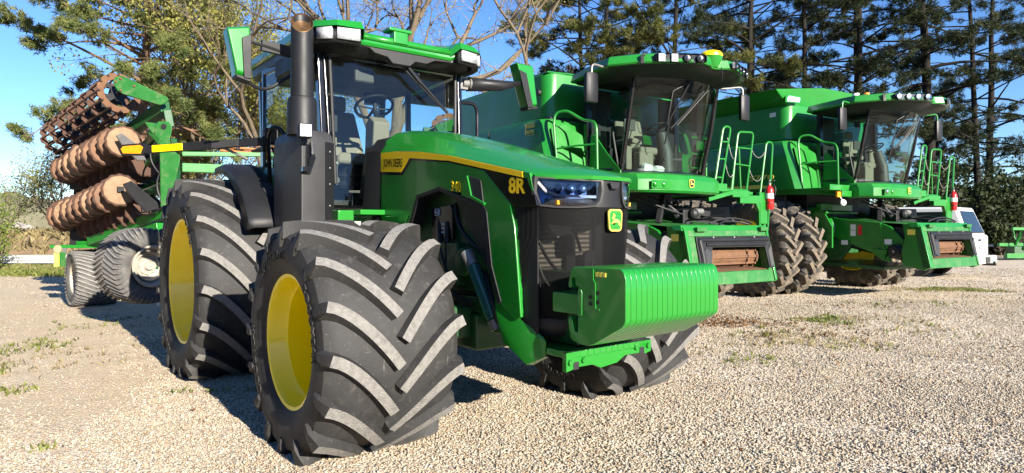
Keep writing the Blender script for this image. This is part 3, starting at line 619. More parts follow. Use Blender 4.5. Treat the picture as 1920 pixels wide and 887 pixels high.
    # cowl between screen and hood
    b = B(); b.grid([[(1.66, -.55, 1.62), (1.66, -.49, 2.28), (1.66, -.38, 2.41), (1.66, 0, 2.48), (1.66, .38, 2.41), (1.66, .49, 2.28), (1.66, .55, 1.62)], [(1.78, -.56, 1.55), (1.80, -.485, 2.28), (1.80, -.40, 2.40), (1.80, 0, 2.52), (1.80, .40, 2.40), (1.80, .485, 2.28), (1.78, .56, 1.55)], [(1.93, -.50, 1.50), (1.93, -.478, 2.26), (1.93, -.40, 2.37), (1.93, 0, 2.50), (1.93, .40, 2.37), (1.93, .478, 2.26), (1.93, .50, 1.50)]])
    b.build('cowl', BLACK, TR, angle=30)
    b = B(); b.box((.40, .86, 1.98), (1.8, .03, .46)); b.box((-.3, -.80, 2.0), (.5, .03, .5)); b.box((-.55, 0, 1.97), (.03, 1.5, .40)); b.box((.45, .30, 2.05), (.5, .3, .45)); b.build('cab_side_wall', GREYTRIM, TR, bevel=.01)
T_cab()
def T_exhaust():
    P = lambda z: [(1.08, -1.20), (1.44, -1.22), (1.77, -1.18), (1.755, -.955), (1.70, -.85), (1.08, -.85)]
    b = B(); b.prism(P(0), 'z', 1.40, 2.34); b.grid([[(x, y, 2.34) for x, y in P(0)], [(1.42 + (x - 1.42) * .96, -1.03 + (y + 1.03) * .94, 2.40) for x, y in P(0)], [(1.42 + (x - 1.42) * .86, -1.03 + (y + 1.03) * .8, 2.44) for x, y in P(0)]], closed=True, cap=True)
    o = b.build('exhaust_box', GREYBOX, TR, bevel=.012)
    b = B()
    for z in (1.6, 1.75, 1.95, 2.1, 2.25): b.ball((1.735, -.90, z), .010, n=8)
    b.build('cover_bolt', STEEL, o)
    b = B(); ex = V((1.70 - 1.468, -1.15 + .85, 0)).normalized()
    n_ = V((.79, .61, 0)); 
    b2 = B(); b2.slab([(1.757, -.953, 1.45), (1.702, -.852, 1.45), (1.702, -.852, 2.335), (1.757, -.953, 2.335)], (.006, .004, 0)); b2.build('cover_strip', BLACK, o)
    def fp(t, z): return V((1.776 - .015 * t, -1.18 + .22 * t, z))
    b.slab([fp(.18, 2.30), fp(.42, 2.30), fp(.60, 2.18), fp(.36, 2.03), fp(.08, 2.03), fp(.16, 2.1)], V((.010, 0, 0)))
    b.bar(fp(.30, 2.33) + V((.03, .02, 0)), fp(.2, 2.2) + V((.05, .04, 0)), .025, .025); b.bar(fp(.2, 2.2) + V((.05, .04, 0)), fp(.12, 2.06) + V((.03, .02, 0)), .02, .02); b.box(fp(.0, 2.07) + V((.02, .02, 0)), (.06, .05, .045)); b.build('lamp_bracket', BLACK_G, o, bevel=.004)
    b = B(); q = fp(-.05, 2.40) + V((.10, 0, 0)); r = V((0, 0, R_(-8)))
    from mathutils import Euler
    b.box(q, (.10, .12, .13), Euler((0, 0, -.2))); L_ = b.build('front_work_lamp', BLACK, TR, bevel=.02)
    b = B(); b.box(q + V((.048, -.008, 0)), (.02, .10, .11), Euler((0, 0, -.2))); b.build('lamp_face', LENSW, L_, bevel=.006)
    # stack: lower sleeve, taper, pipe, angled mouth
    cx, cy = 1.57, -1.10
    b = B(); b.lathe([(2.40, .135), (2.71, .132), (2.745, .122), (2.755, .104), (3.25, .100)], 32, 'z', (cx, cy, 0))
    rows = []
    for i in range(9):
        t = i / 8; rows.append([V((cx + .100 * cos(a), cy + .100 * sin(a), 3.25 + t * (.20 - .118 * cos(a + .355)))) for a in [2 * pi * j / 32 for j in range(32)]])
    b.grid(rows, closed=True); b.build('exhaust_stack', BLACK, TR, angle=40)
    inner = [[(V((cx + .08, cy, 0)) * (1 if False else 1)) for _ in ()] for _ in ()]
    b = B(); mouth = rows[-1]; c = sum(mouth, V()) / 32
    b.grid([mouth, [c + (p - c) * .94 + V((.004, 0, .002)) for p in mouth], [c + (p - c) * .92 + V((-.012, .004, -.012)) for p in mouth], [c + (p - c) * .80 + V((-.03, .01, -.03)) for p in mouth], [c + (p - c) * .05 + V((-.045, .015, -.04)) for p in mouth]], closed=True, cap=False); b.build('pipe_mouth', BRONZE, TR, angle=50)
    b = B(); b.prism([(.99, -1.1), (1.18, -1.1), (1.2, -.8), (1.25, -.84)], 'z', 2.4, 3.2) if False else b.bar((1.30, -.93, 2.40), (1.26, -.93, 3.25), .10, .05); b.build('heat_shield', BLACK_M, TR, bevel=.01)
T_exhaust()
def T_mirror(s, o):
    """mirror head: s side, o = corner points (top outer, top inner, bottom inner, bottom outer) as (y,z), x front face"""
    (ya, za), (yb, zb), (yc, zc), (yd, zd) = o; x = 1.30
    b = B(); b.grid([[(x + .05, ya, za), (x + .05, yb, zb), (x + .05, yc, zc + .05), (x + .05, yd, zd + .05)], [(x, ya, za + .02), (x - .0, yb, zb + .02), (x, yc, zc), (x, yd, zd)], [(x - .12, ya * .99 + yb * .01, za + .01), (x - .12, yb, zb + .01), (x - .10, yc, zc), (x - .10, yd, zd)]], closed=True, cap=True)
    m = b.build('mirror', GREEN, TR, bevel=.015)
    k = lambda t, u: ((ya + (yb - ya) * t) * (1 - u) + (yd + (yc - yd) * t) * u, (za + (zb - za) * t) * (1 - u) + (zd + (zc - zd) * t) * u)
    b = B(); pts = [k(.58, .20), k(1.04, .14), k(1.05, .98), k(.52, 1.0)]
    b.slab([(x + .054, *p) for p in pts], (.014, 0, 0)); b.build('mirror_trim', BLACK, m, bevel=.006)
    b = B(); pts = [k(-.02, .96), k(1.04, .96), k(1.04, 1.04), k(.0, 1.02)]; b.slab([(x + .056, *p) for p in pts], (-.15, 0, 0)); b.build('mirror_base', BLACK, m, bevel=.006)
    b = B(); b.slab([(x - .122, *p) for p in (k(.1, .1), k(.9, .1), k(.9, .9), k(.1, .9))], (-.004, 0, 0)); b.build('mirror_glass', CHROME, m)
    return m
T_mirror(-1, [(-1.70, 3.34), (-1.50, 3.385), (-1.50, 2.90), (-1.62, 2.92)]); T_mirror(1, [(1.64, 3.535), (1.90, 3.555), (1.955, 3.03), (1.81, 3.0)][:4] if False else [(1.885, 3.535), (1.635, 3.535), (1.80, 3.01), (1.955, 3.03)])
b = B(); b.tube(rounded([(1.24, -1.48, 3.28), (1.24, -1.30, 3.26), (1.22, -1.0, 3.2)], .1), .016, 8); b.bar((1.22, -1.36, 3.27), (1.2, -.86, 3.24), .05, .10); b.tube(rounded([(1.24, -1.52, 2.93), (1.2, -1.40, 2.86), (1.18, -1.28, 2.87), (1.15, -.95, 3.12), (1.15, -.86, 3.2)], .1), .018, 8); b.box((.95, -.98, 3.18), (.5, .16, .16)); b.build('mirror_arm', BLACK, TR, bevel=.004)
b = B(); b.grid([[(1.30, .94, 3.27), (1.30, .94, 3.12)], [(1.30, 1.45, 3.30), (1.30, 1.45, 3.19)], [(1.30, 1.75, 3.33), (1.30, 1.75, 3.30)]]); o = b.build('mirror_arm', BLACK, TR); m = o.modifiers.new('thick', 'SOLIDIFY'); m.thickness = .08; m.offset = 0
b = B(); b.lathe([(.86, .05), (.94, .05), (.94, .07), (.96, .07), (.96, .01)], 16, 'y', (1.30, 0, 3.2)); b.box((1.28, .88, 3.2), (.08, .1, .14)); b.build('mirror_pivot', STEEL, TR)
# grab rails
b = B(); b.tube(rounded([(.74, -1.12, 1.90), (.72, -1.14, 2.52), (.86, -1.12, 2.58), (.98, -1.06, 2.50), (.98, -1.04, 2.2)], .09, 6), .022, 10); b.build('grab_rail', BLACK_G, TR)
b = B(); b.tube(rounded([(1.28, .86, 2.98), (1.32, 1.02, 2.98), (1.32, 1.06, 2.9), (1.32, 1.06, 2.1)], .07, 5), .022, 10); b.build('grab_rail', BLACK_G, TR)
b = B(); b.box((.45, -1.02, 2.52), (.10, .16, .17)); b.bar((.40, -1.0, 2.42), (.40, -.9, 2.2), .03, .03); b.box((.2, -1.05, 2.40), (.4, .1, .03)); b.build('side_work_lamp', BLACK, TR, bevel=.02)
def T_fender():
    for s in (-1, 1):
        def ring(r, y, a0, a1, n=14, x0=0): return [(x0 + r * cos(R_(a0 + (a1 - a0) * i / n)), s * y, RZ + r * sin(R_(a0 + (a1 - a0) * i / n))) for i in range(n + 1)]
        # green inner fender
        b = B(); b.grid([ring(1.20, .78, 20, 150), ring(1.245, .84, 20, 150), ring(1.25, 1.12, 20, 150), ring(1.21, 1.14, 20, 150)]); o = b.build('fender', GREEN, TR, angle=40)
        m = o.modifiers.new('thick', 'SOLIDIFY'); m.thickness = .025
        b = B(); b.grid([[(.2, s * .80, 1.5), (1.13, s * .80, 1.45)], [(.2, s * .80, 2.2), (1.0, s * .80, 1.75)]]); b.build('fender_wall', GREEN, TR)
        # black outer extension with rolled edge
        b = B(); b.grid([ring(1.19, 1.04, 29, 100), ring(1.235, 1.06, 28, 100), ring(1.26, 1.15, 27, 100), ring(1.25, 1.38, 27, 98), ring(1.225, 1.43, 27, 98), ring(1.15, 1.45, 28, 97)]); o = b.build('fender_extension', BLACK, TR, angle=40)
        m = o.modifiers.new('thick', 'SOLIDIFY'); m.thickness = .015
        b = B(); p = lambda a, y: V((1.268 * cos(R_(a)), s * y, RZ + 1.268 * sin(R_(a))))
        b.grid([[p(54, 1.12), p(54, 1.24)], [p(47, 1.10), p(47, 1.22)], [p(44, 1.12), p(44, 1.20)]]); b.build('fender_reflector', GREYBOX, TR)
        # marker arm reaching out behind with an amber lamp
        a0, a1 = V((.55, s * 1.12, 2.45)), V((-.55, s * 2.06, 2.395))
        b = B(); b.bar(a0, a1, .05, .085); b.box(a0 + V((.0, 0, -.03)), (.06, .06, .16)); A = b.build('marker_arm', BLACK, TR, bevel=.008)
        d = (a1 - a0)
        b = B(); b.bar(a0 + d * .66, a0 + d * .92, .056, .075); b.build('yellow_band', YELLOW_L, A, bevel=.004)
        b = B(); b.bar(a0 + d * .20, a0 + d * .42, .054, .075); b.build('grey_band', GREYBOX, A, bevel=.004)
        e = a1 + d.normalized() * .12
        b = B(); b.prism([(-.17, .03), (-.12, .075), (.13, .065), (.19, .02), (.15, -.05), (-.12, -.06)], 'y', -.03, .03); h = b.build('lamp_housing', BLACK, A, bevel=.006)
        ang = math.atan2(d.y, d.x); h.location = e; h.rotation_euler = (0, 0, math.atan2(-s * .8, -.6) if False else ang)
        b = B(); b.prism([(-.13, .03), (-.09, .055), (.12, .045), (.15, .015), (.12, -.035), (-.10, -.042)], 'y', -.036, .036); b.build('marker_lamp', AMBER, h, bevel=.004)
        b = B(); b.tube([(.25, s * 1.2, 2.28), (.10, s * 1.45, 2.42)], .014, 8); b.build('arm_strut', STEEL, A)
T_fender()

# ------------------------------------------------------------------ combine harvesters
_o = tyre_mesh(1.014, .50, .56, 23, .075, .036, .060, .235, .955, half_gap=-.03, seg=72, shoulder=.10, curve=1.05).build('tyre', [RUBBER_O, TREAD_O], None, angle=32); dual_me = _o.data; bpy.data.objects.remove(_o)
_o = tyre_mesh(.70, .50, .36, 16, .05, .03, .05, .34, .66, half_gap=.0, seg=60, shoulder=.09).build('tyre', [RUBBER_O, TREAD_O], None, angle=32); steer_me = _o.data; bpy.data.objects.remove(_o)
dual_rim = {s: rim_me(.50, .57, s, dish=.1) for s in (-1, 1)}; steer_rim = {s: rim_me(.50, .37, s, dish=.1) for s in (-1, 1)}
def pl(*a, **k): return B().tube(*a, **k)
def combine(label, loc, deg, variant):
    C = thing('combine_harvester', label, 'combine', loc, deg, 'combine harvesters')
    P = lambda name, b, mat, bevel=0, par=None, angle=35: b.build(name, mat, par or C, bevel, angle)
    for s in (-1, 1):
        for y in (1.464, 2.236): wheel(C, 'drive_wheel', (0, s * y, .955), dual_me, dual_rim[s])
        wheel(C, 'steer_wheel', (-3.9, s * 1.35, .66), steer_me, steer_rim[s])
    b = B(); b.lathe([(-2.5, .16), (2.5, .16)], 16, c=(0, 0, .955), cap=True); b.box((0, 0, 1.0), (.5, 2.2, .4)); b.box((-3.9, 0, .7), (.3, 2.3, .3)); P('axle', b, GREEN_E, .02)
    # threshing body
    def bodyrow(z, xf, k=1.0): return [(-5.4, -1.62 * k, z), (-2, -1.74 * k, z), (xf - .45, -1.76 * k, z), (xf - .12, -1.72 * k, z), (xf - .02, -1.62 * k, z), (xf, -1.50 * k, z), (xf, 1.50 * k, z), (xf - .02, 1.62 * k, z), (xf - .12, 1.72 * k, z), (xf - .45, 1.76 * k, z), (-2, 1.74 * k, z), (-5.4, 1.62 * k, z)]
    b = B(); b.grid([bodyrow(2.13, .70, .97), bodyrow(2.17, .73), bodyrow(2.6, .60), bodyrow(3.10, .45), bodyrow(3.17, .42, .985), bodyrow(3.19, .36, .96)], closed=True, cap=True); P('body', b, GREEN_D, 0, None, 30)
    b = B(); b.box((-2.4, 0, 1.6), (5.2, 1.9, 1.05)); b.box((-.1, 0, 1.75), (1.2, 2.3, .7)); b.box((-2, -1.5, 1.75), (4.5, .1, .7)); P('undercarriage', b, BLACK_M, .03)
    b = B(); b.box((.42, 0, 2.1), (1.0, 3.3, .08)); P('front_shelf', b, GREEN_D, .01)
    # seams and door lines on the flank
    b = B()
    for s in (-1, 1):
        for x in (-1.15, -2.7, -4.1): b.box((x, s * 1.757, 2.65), (.018, .012, .98))
    P('panel_seam', b, BLACK_M)
    b = B(); b.prism([(-5, 2.205), (-5, 2.29), (-.25, 2.29), (.08, 2.245), (-.05, 2.205)], 'y', -1.765, -1.755); P('flank_stripe', b, LABEL_Y)
    if variant == 2: text('model_number', 'S770', .155, (-.47, -1.768, 2.385), (1, 0, 0), (0, 0, 1), LABEL_Y, C, depth=.004, bold=.002, width=.62)
    if variant == 1:
        text('dealer_name', 'TENNESSEE', .075, (.02, -1.764, 3.045), (1, 0, 0), (0, 0, 1), LABEL_Y, C, depth=.003, bold=.001, width=.27)
        text('dealer_name', 'TRACTOR', .075, (.05, -1.764, 2.955), (1, 0, 0), (0, 0, 1), LABEL_Y, C, depth=.003, bold=.001, width=.22)
        b = B(); b.box((.15, -1.764, 3.118), (.30, .004, .014)); b.box((.035, -1.764, 3.03), (.022, .004, .17)); b.box((.15, -1.764, 2.925), (.26, .004, .006)); P('dealer_mark', b, LABEL_Y)
    # grain tank
    def tankrow(z, k=1.0):
        out = []
        for sx, sy in ((1, -1), (1, 1)):
            for i in range(6):
                a = R_(-90 + 90 * i / 5) if sy < 0 else R_(0 + 90 * i / 5)
                out.append((.30 * k - .20 + .20 * cos(a), sy * (1.52 * k - .20) + .20 * sin(a), z))
        return out + [(-3.6, 1.52 * k, z), (-3.6, -1.52 * k, z)]
    rows = [tankrow(3.22, .97), tankrow(3.235), tankrow(3.93)] + ([tankrow(3.955, .985), tankrow(3.955, .9)] if variant == 2 else [tankrow(3.955, .985), tankrow(3.955, .93), tankrow(3.90, .90)])
    T_ = P('grain_tank', B().grid(rows, closed=True, cap=True), GREEN_D, 0, None, 30)
    P('tank_seam', B().box((-1.6, 0, 3.205), (3.9, 3.0, .045)), BLACK_M)
    if variant == 2:
        th = .02
        b = B(); b.slab([(.27, -1.47, 3.93), (.27, 1.47, 3.93), (.33, 1.35, 4.40), (.36, -.40, 4.40), (.40, -2.02, 4.20)], (-th, 0, 0)); F_ = P('tank_extension', b, GREEN_D, .004)
        b = B(); b.slab([(.25, -1.48, 3.93), (-3.4, -1.48, 3.93), (-3.4, -2.06, 4.24), (.40, -2.04, 4.20)], (0, th, 0)); P('tank_extension', b, GREEN_D, .004)
        b = B(); b.slab([(-3.4, -1.48, 3.93), (-3.4, 1.48, 3.93), (-3.6, 1.9, 4.4), (-3.6, -2.0, 4.3)], (th, 0, 0)); b.slab([(.25, 1.48, 3.93), (-3.4, 1.48, 3.93), (-3.4, 1.9, 4.40), (.34, 1.4, 4.40)], (0, -th, 0)); P('tank_extension', b, GREEN_D, .004)
        b = B(); b.slab([(.386, -1.72, 3.96), (.384, -1.25, 3.98), (.395, -1.22, 4.10), (.40, -1.30, 4.13), (.405, -1.66, 4.12), (.405, -1.74, 4.05)], (.012, 0, 0)); w_ = P('tank_window', b, GREEN, .006)
        b = B(); b.slab([(.402, -1.68, 3.985), (.40, -1.28, 4.0), (.407, -1.26, 4.09), (.418, -1.64, 4.095), (.418, -1.70, 4.04)], (.006, 0, 0)); P('window_pane', b, LAMPBLUE, 0, w_)
        b = B(); b.box((-.06, -1.524, 3.78), (.15, .004, .09)); P('white_label', b, PAPER)
        b = B(); b.lathe([(4.0, .05), (4.02, .07), (4.08, .065), (4.08, .001)], 16, 'z', (1.3, -.75, 0)); P('roof_antenna', b, WHITE)
    else:
        b = B(); b.slab([(.28, -1.50, 3.955), (-3.5, -1.50, 3.955), (-3.5, -1.0, 4.02), (.2, -.9, 4.0)], (0, 0, .02)); b.box((-1.6, 0, 3.97), (3.3, 2.2, .04)); P('tank_cover', b, GREEN_D, .004)
        b = B(); b.lathe([(-1.58, .0), (-1.58, .045), (-1.53, .05)], 14, 'y', (.1, 0, 3.65)); P('side_lamp', b, BLACK_M)
    # front panels between tank and cab with recesses
    b = B(); b.slab([(.735, -1.02, 2.15), (.735, -1.62, 2.15), (.50, -1.60, 3.02), (.45, -1.28, 3.10), (.62, -1.02, 2.9)], (.015, 0, .004)); P('front_panel', b, GREEN_D, .006)
    b = B(); b.slab([(.75, -1.08, 2.28), (.75, -1.10, 2.55), (.70, -1.14, 2.70), (.65, -1.5, 2.72), (.63, -1.52, 2.705), (.68, -1.12, 2.68), (.735, -1.085, 2.55), (.742, -1.07, 2.28)], (.012, 0, .003)); P('panel_bead', b, GREEN_D, .003)
    # cab shell
    gy = [-.90, -.70, -.45, -.15, .15, .45, .72, .95]
    def gx(y, t): return (1.63 - .27 * (y / .92) ** 2) * (1 - t) + (1.97 - .28 * (y / .92) ** 2) * t
    rows = [[(gx(y, t), y, 2.30 + 1.40 * t) for y in gy] for t in (0, .25, .5, .75, 1)]
    P('windscreen', B().grid(rows), GLASS_D, 0, None, 80)
    for s in (-1, 1):
        e = .92 if s > 0 else .88
        P('door_glass', B().grid([[(1.36, s * .905, 2.36), (1.05, s * .98, 2.36), (.72, s * 1.0, 2.36)], [(1.66, s * .915, 3.70), (1.2, s * .99, 3.70), (.70, s * 1.0, 3.70)]]), GLASS_D, 0, None, 80)
    b = B()
    for s in (-1, 1):
        b.tube([(1.37, s * .905, 2.28), (1.54, s * .925, 3.0), (1.68, s * .915, 3.72)], .036, 8)
        b.bar((.70, s * 1.0, 2.2), (.68, s * 1.0, 3.72), .10, .08, (1, 0, 0)); b.tube([(1.36, s * .91, 2.34), (1.05, s * .985, 2.34), (.7, s * 1.0, 2.34)], .03, 8)
    b.tube([(gx(y, 0), y, 2.29) for y in gy], .022, 8); b.box((.66, 0, 3.0), (.03, 1.95, 1.45)) if False else None
    P('cab_frame', b, BLACK_G)
    b = B(); b.slab([(.66, -1.0, 2.2), (.66, 1.0, 2.2), (.64, 1.0, 2.75), (.64, -1.0, 2.75)], (.03, 0, 0)); b.box((.66, -.75, 3.2), (.04, .5, .95)); b.box((.66, .8, 3.2), (.04, .35, .95)); P('cab_back_wall', b, BLACK_M)
    P('rear_glass', B().grid([[(.66, -.5, 2.75), (.66, .62, 2.75)], [(.66, -.5, 3.7), (.66, .62, 3.7)]]), GLASS_D)
    b = B(); b.prism([(.66, -1.0), (1.36, -.9), (1.60, -.3), (1.62, .1), (1.5, .8), (1.36, .92), (.66, 1.0)], 'z', 2.22, 2.28); P('cab_floor', b, BLACK_M)
    # green cab skirt below door glass on the right, chin in front
    b = B(); b.slab([(.72, -1.02, 2.14), (1.40, -.98, 2.14), (1.40, -.94, 2.32), (1.36, -.95, 2.36), (1.12, -.99, 2.62), (.90, -1.03, 2.90), (.80, -1.03, 2.92)], (0, .03, 0)); P('cab_skirt', b, GREEN_D, .01)
    def chin(z, k, dx=0):
        return [(1.30, -1.03 * k, z), (1.55 + dx, -1.05 * k, z), (1.78 + dx, -.95 * k, z), (1.90 + dx, -.72 * k, z), (1.93 + dx, -.3, z), (1.93 + dx, .1, z), (1.86 + dx, .62 * k, z), (1.72 + dx, .92 * k, z), (1.45 + dx, 1.02 * k, z), (1.25, 1.02 * k, z)]
    b = B(); b.grid([chin(1.99, .90, -.10), chin(1.965, .97, -.03), chin(2.0, 1.0, 0), chin(2.16, 1.0, 0), chin(2.235, .985, -.05), chin(2.27, .95, -.14), chin(2.275, .7, -.3)], cap=False); K = P('cab_chin', b, GREEN_D, 0, None, 28)
    b = B(); b.grid([chin(1.99, .90, -.10), [(1.0, y * .8, 1.99) for x, y, z in chin(0, 1)]]); P('chin_underside', b, BLACK_M)
    b = B(); b.slab([(1.912, -.80, 2.145), (1.932, -.45, 2.135), (1.932, -.35, 2.06), (1.925, -.45, 2.02), (1.905, -.80, 2.02)], (.006, 0, 0)); P('chin_recess', b, GREEN, .004, K)
    for y in (-.74, -.56):
        b = B(); b.ball((1.925, y, 2.085), .045, (.6, 1, 1)); P('chin_lamp', b, CHROME if (variant == 2 and y < -.7) else GREEN, 0, K)
    badge(C, (1.936, .02, 2.115), (0, 1, 0), (0, 0, 1), .105, .125, BLACK_G if variant == 1 else GREEN_D, LABEL_Y)
    # roof with swept visor and lamp pods
    plan = [(.55, -1.22), (1.40, -1.44), (1.72, -1.47), (2.08, -1.19), (2.27, -.93), (2.46, -.60), (2.52, -.36), (2.49, -.20), (2.40, -.06), (2.40, .06), (2.49, .20), (2.46, .44), (2.32, .74), (2.12, .97), (1.88, 1.08), (1.40, 1.10), (.55, 1.12)]
    cx = 1.4
    def rp(k, z, dx=0): return [(cx + (x - cx) * k + dx, y * k, z + .06 * max(0, (x - 1.6)) * .35) for x, y in plan]
    b = B(); b.grid([rp(.955, 3.755), rp(1.0, 3.76), rp(1.012, 3.78), rp(.985, 3.89), rp(.955, 3.908), rp(.85, 3.925), rp(.5, 3.945), rp(.02, 3.95)], closed=True); b.build('cab_roof', GREEN_D, C, 0, 26); RF = C.children[-1]
    b = B(); b.grid([rp(.965, 3.758), rp(.93, 3.725), rp(.72, 3.67), rp(.05, 3.67)], closed=True); P('roof_lining', b, BLACK)
    b = B(); b.slab([(2.095, -1.205, 3.755), (2.125, -1.165, 3.755), (2.11, -1.16, 3.88), (2.08, -1.195, 3.88)], (.03, -.02, 0)); b.bar((2.15, -1.17, 3.885), (1.6, -.9, 3.91), .04, .012); P('roof_strap', b, BLACK_M)
    def podpt(a, t, z, d=0):
        p = V((a[0][0], a[0][1], 0)).lerp(V((a[1][0], a[1][1], 0)), t); n = V((a[1][1] - a[0][1], -(a[1][0] - a[0][0]), 0)).normalized()
        return V((p.x, p.y, z)) + n * d, n
    for seg_, sg in ((((2.19, -1.05), (2.55, -.36)), 1), (((2.52, .20), (2.18, .96)), 1)):
        b = B(); N_ = 7
        prof = lambda t: (.035 if t in (0, 1) else .052)
        rows = []
        for k, d in ((1, .03), (.94, .062), (.88, .03)):
            r_ = []
            for i in range(24):
                a = 2 * pi * i / 24; t = .5 + .5 * k * max(-1, min(1, 1.25 * cos(a))); z = 3.835 + .068 * k * max(-1, min(1, 1.3 * sin(a)))
                r_.append(podpt(seg_, t, z, d)[0])
            rows.append(r_)
        b.grid(rows, closed=True, cap=True); pod = P('lamp_pod', b, BLACK_G)
        for i in range(4):
            c_, n = podpt(seg_, .14 + .24 * i, 3.835, .048); q = n.to_track_quat('X', 'Z').to_euler()
            if variant == 1 and i < 2 and seg_[0][1] < 0:
                b = B(); b.box(c_, (.03, .10, .115), q); P('roof_lamp', b, LENSW, .01, pod)
            else:
                b = B(); M_ = n.to_track_quat('X', 'Z').to_matrix()
                b.grid([[c_ + M_ @ V((dx, r * cos(a), r * sin(a))) for a in [2 * pi * j / 16 for j in range(16)]] for dx, r in ((-.01, .058), (.018, .057), (.020, .050), (.010, .038), (.012, .001))], closed=True)
                P('roof_lamp', b, CHROME if variant == 2 else BLACK_G, 0, pod)
                if variant == 1: b = B(); b.ball(c_ + n * .012, .024); P('lamp_bulb', b, CHROME, 0, pod)
    if variant == 1:
        b = B(); b.lathe([(3.80, .10), (3.90, .155), (3.955, .165), (3.965, .168)], 28, 'z', (2.33, 0, 0)); P('receiver_base', b, GREEN)
        b = B(); b.lathe([(3.965, .168), (4.0, .165), (4.035, .135), (4.055, .08), (4.06, .001)], 28, 'z', (2.33, 0, 0)); P('receiver_dome', b, YELLOW_L)
        b = B(); b.tube(arc((2.50, .02, 3.78), (2.56, .05, 3.5), (2.2, .12, 3.55), 8), .008, 6); P('receiver_cable', b, BLACK)
        b = B(); b.lathe([(3.94, .025), (3.99, .025), (4.0, .001)], 10, 'z', (1.5, -.95, 0)); P('roof_beacon_socket', b, AMBER)
    else:
        b = B(); b.lathe([(3.93, .07), (3.985, .075), (3.99, .06)], 18, 'z', (1.45, -.62, 0)); P('beacon_base', b, BLACK_M)
        b = B(); b.lathe([(3.985, .06), (4.05, .062), (4.085, .045), (4.095, .001)], 18, 'z', (1.45, -.62, 0)); P('amber_beacon', b, AMBER)
    # mirrors
    for s, y, x in ((-1, -1.70, 1.60), (1, 1.50, 1.75)):
        b = B(); rows = []
        for z, k in ((3.235, .9), (3.25, 1), (3.44, 1.02), (3.63, 1), (3.655, .9)):
            rows.append([(x + .055 * k * (1.2 * cos(a) if cos(a) > 0 else .5 * cos(a)), y + .105 * k * max(-1, min(1, 1.35 * sin(a))), z) for a in [2 * pi * i / 20 for i in range(20)]])
        b.grid(rows, closed=True, cap=True); m = P('mirror', b, BLACK, 0)
        b = B(); b.tube(rounded([(x, y + s * -.02, 3.6), (x, y - s * .02, 3.80), (1.62, y - s * .30, 3.76), (1.55, y - s * .5, 3.76)], .08), .016, 8); P('mirror_arm', b, STEEL if variant == 1 else GREEN_D, 0, m)
    # wipers
    b = B(); b.tube([(1.98, -.05, 3.66), (1.80, -.30, 3.1), (1.72, -.33, 2.72)], .012, 6); b.tube([(1.99, -.05, 3.66), (1.90, -.34, 3.5), (1.80, -.36, 3.0)], .009, 6); b.tube([(1.97, .35, 3.64), (1.90, -.05, 3.2), (1.82, -.3, 2.95)], .010, 6); b.tube([(1.98, .42, 3.64), (1.93, .02, 3.25), (1.85, -.2, 3.0)], .010, 6); P('wiper', b, BLACK)
    # cab fittings
    b = B(); b.tube([(1.42, .02, 2.28), (1.40, .02, 2.62), (1.30, .02, 2.95)], [.12, .11, .085], 16); P('steering_column', b, GREYTRIM)
    ring = [V((1.22, .02, 3.04)) + V((cos(a) * .17, sin(a) * .19, cos(a) * .08)) for a in [2 * pi * i / 24 for i in range(24)]]
    b = B(); b.tube(ring, .015, 8, closed=True); b.bar((1.22, -.15, 3.02), (1.22, .18, 3.02), .03, .014); b.bar((1.22, .02, 3.0), (1.37, .02, 3.09), .03, .014); b.tube([(1.30, .02, 2.93), (1.22, .02, 3.03)], .03, 8); P('steering_wheel', b, BLACK)
    b = B(); b.box((1.12, -.20, 2.66), (.42, .50, .13)); P('seat', b, TAN, .05)
    b = B(); b.hexa([(.82, -.45, 2.66), (.95, -.45, 2.66), (.95, .05, 2.66), (.82, .05, 2.66), (.76, -.40, 3.22), (.86, -.40, 3.22), (.86, 0, 3.22), (.76, 0, 3.22)]); b.box((.80, -.2, 3.33), (.09, .26, .16)); P('backrest', b, TAN, .04)
    b = B(); b.box((1.10, -.56, 2.80), (.45, .12, .09)); b.box((1.15, -.58, 2.55), (.12, .12, .4)); b.box((1.28, -.35, 2.45), (.16, .3, .36)); b.box((1.0, -.6, 3.02), (.05, .2, .24)); P('armrest', b, TAN, .03)
    b = B(); b.lathe([(2.28, .18), (2.33, .22), (2.38, .18), (2.43, .22), (2.48, .18), (2.55, .22), (2.60, .2)], 18, 'z', (1.1, -.2, 0)); P('seat_bellows', b, GREYTRIM)
    b = B(); b.box((.95, .5, 2.5), (.4, .4, .42)); b.box((.95, .5, 2.85), (.08, .36, .4)); P('passenger_seat', b, TAN if variant == 2 else BLACK, .04)
    b = B(); b.box((1.25, -.62, 3.05), (.03, .24, .18)); b.box((1.35, -.78, 3.45), (.03, .16, .12)); b.box((1.15, -.3, 3.6), (.5, .5, .04)); P('cab_monitor', b, GREYTRIM, .01)
    b = B(); b.bar((1.48, -.10, 2.52), (1.45, .34, 2.54), .03, .03); b.bar((1.30, .34, 2.3), (1.25, .42, 2.8), .03, .03); P('footrest_bar', b, GREYTRIM)
    b = B(); b.box((1.40, .52, 3.60), (.3, .4, .02)); b.box((1.5, -.15, 3.63), (.3, .7, .02)); P('sun_visor', b, GREYTRIM)
    if variant == 1:
        b = B(); b.slab([(.70, -.10, 2.95), (.70, .16, 2.95), (.70, .16, 3.42), (.70, .10, 3.50), (.70, -.04, 3.50), (.70, -.10, 3.42)], (.02, 0, 0)); P('green_inner_panel', b, GREEN_D, .01)
    # right-hand catwalk with rail
    b = B(); b.box((1.0, -1.33, 2.145), (.62, .66, .05)); b.box((1.33, -1.33, 2.17), (.04, .70, .11)); P('catwalk', b, GREEN_D, .006)
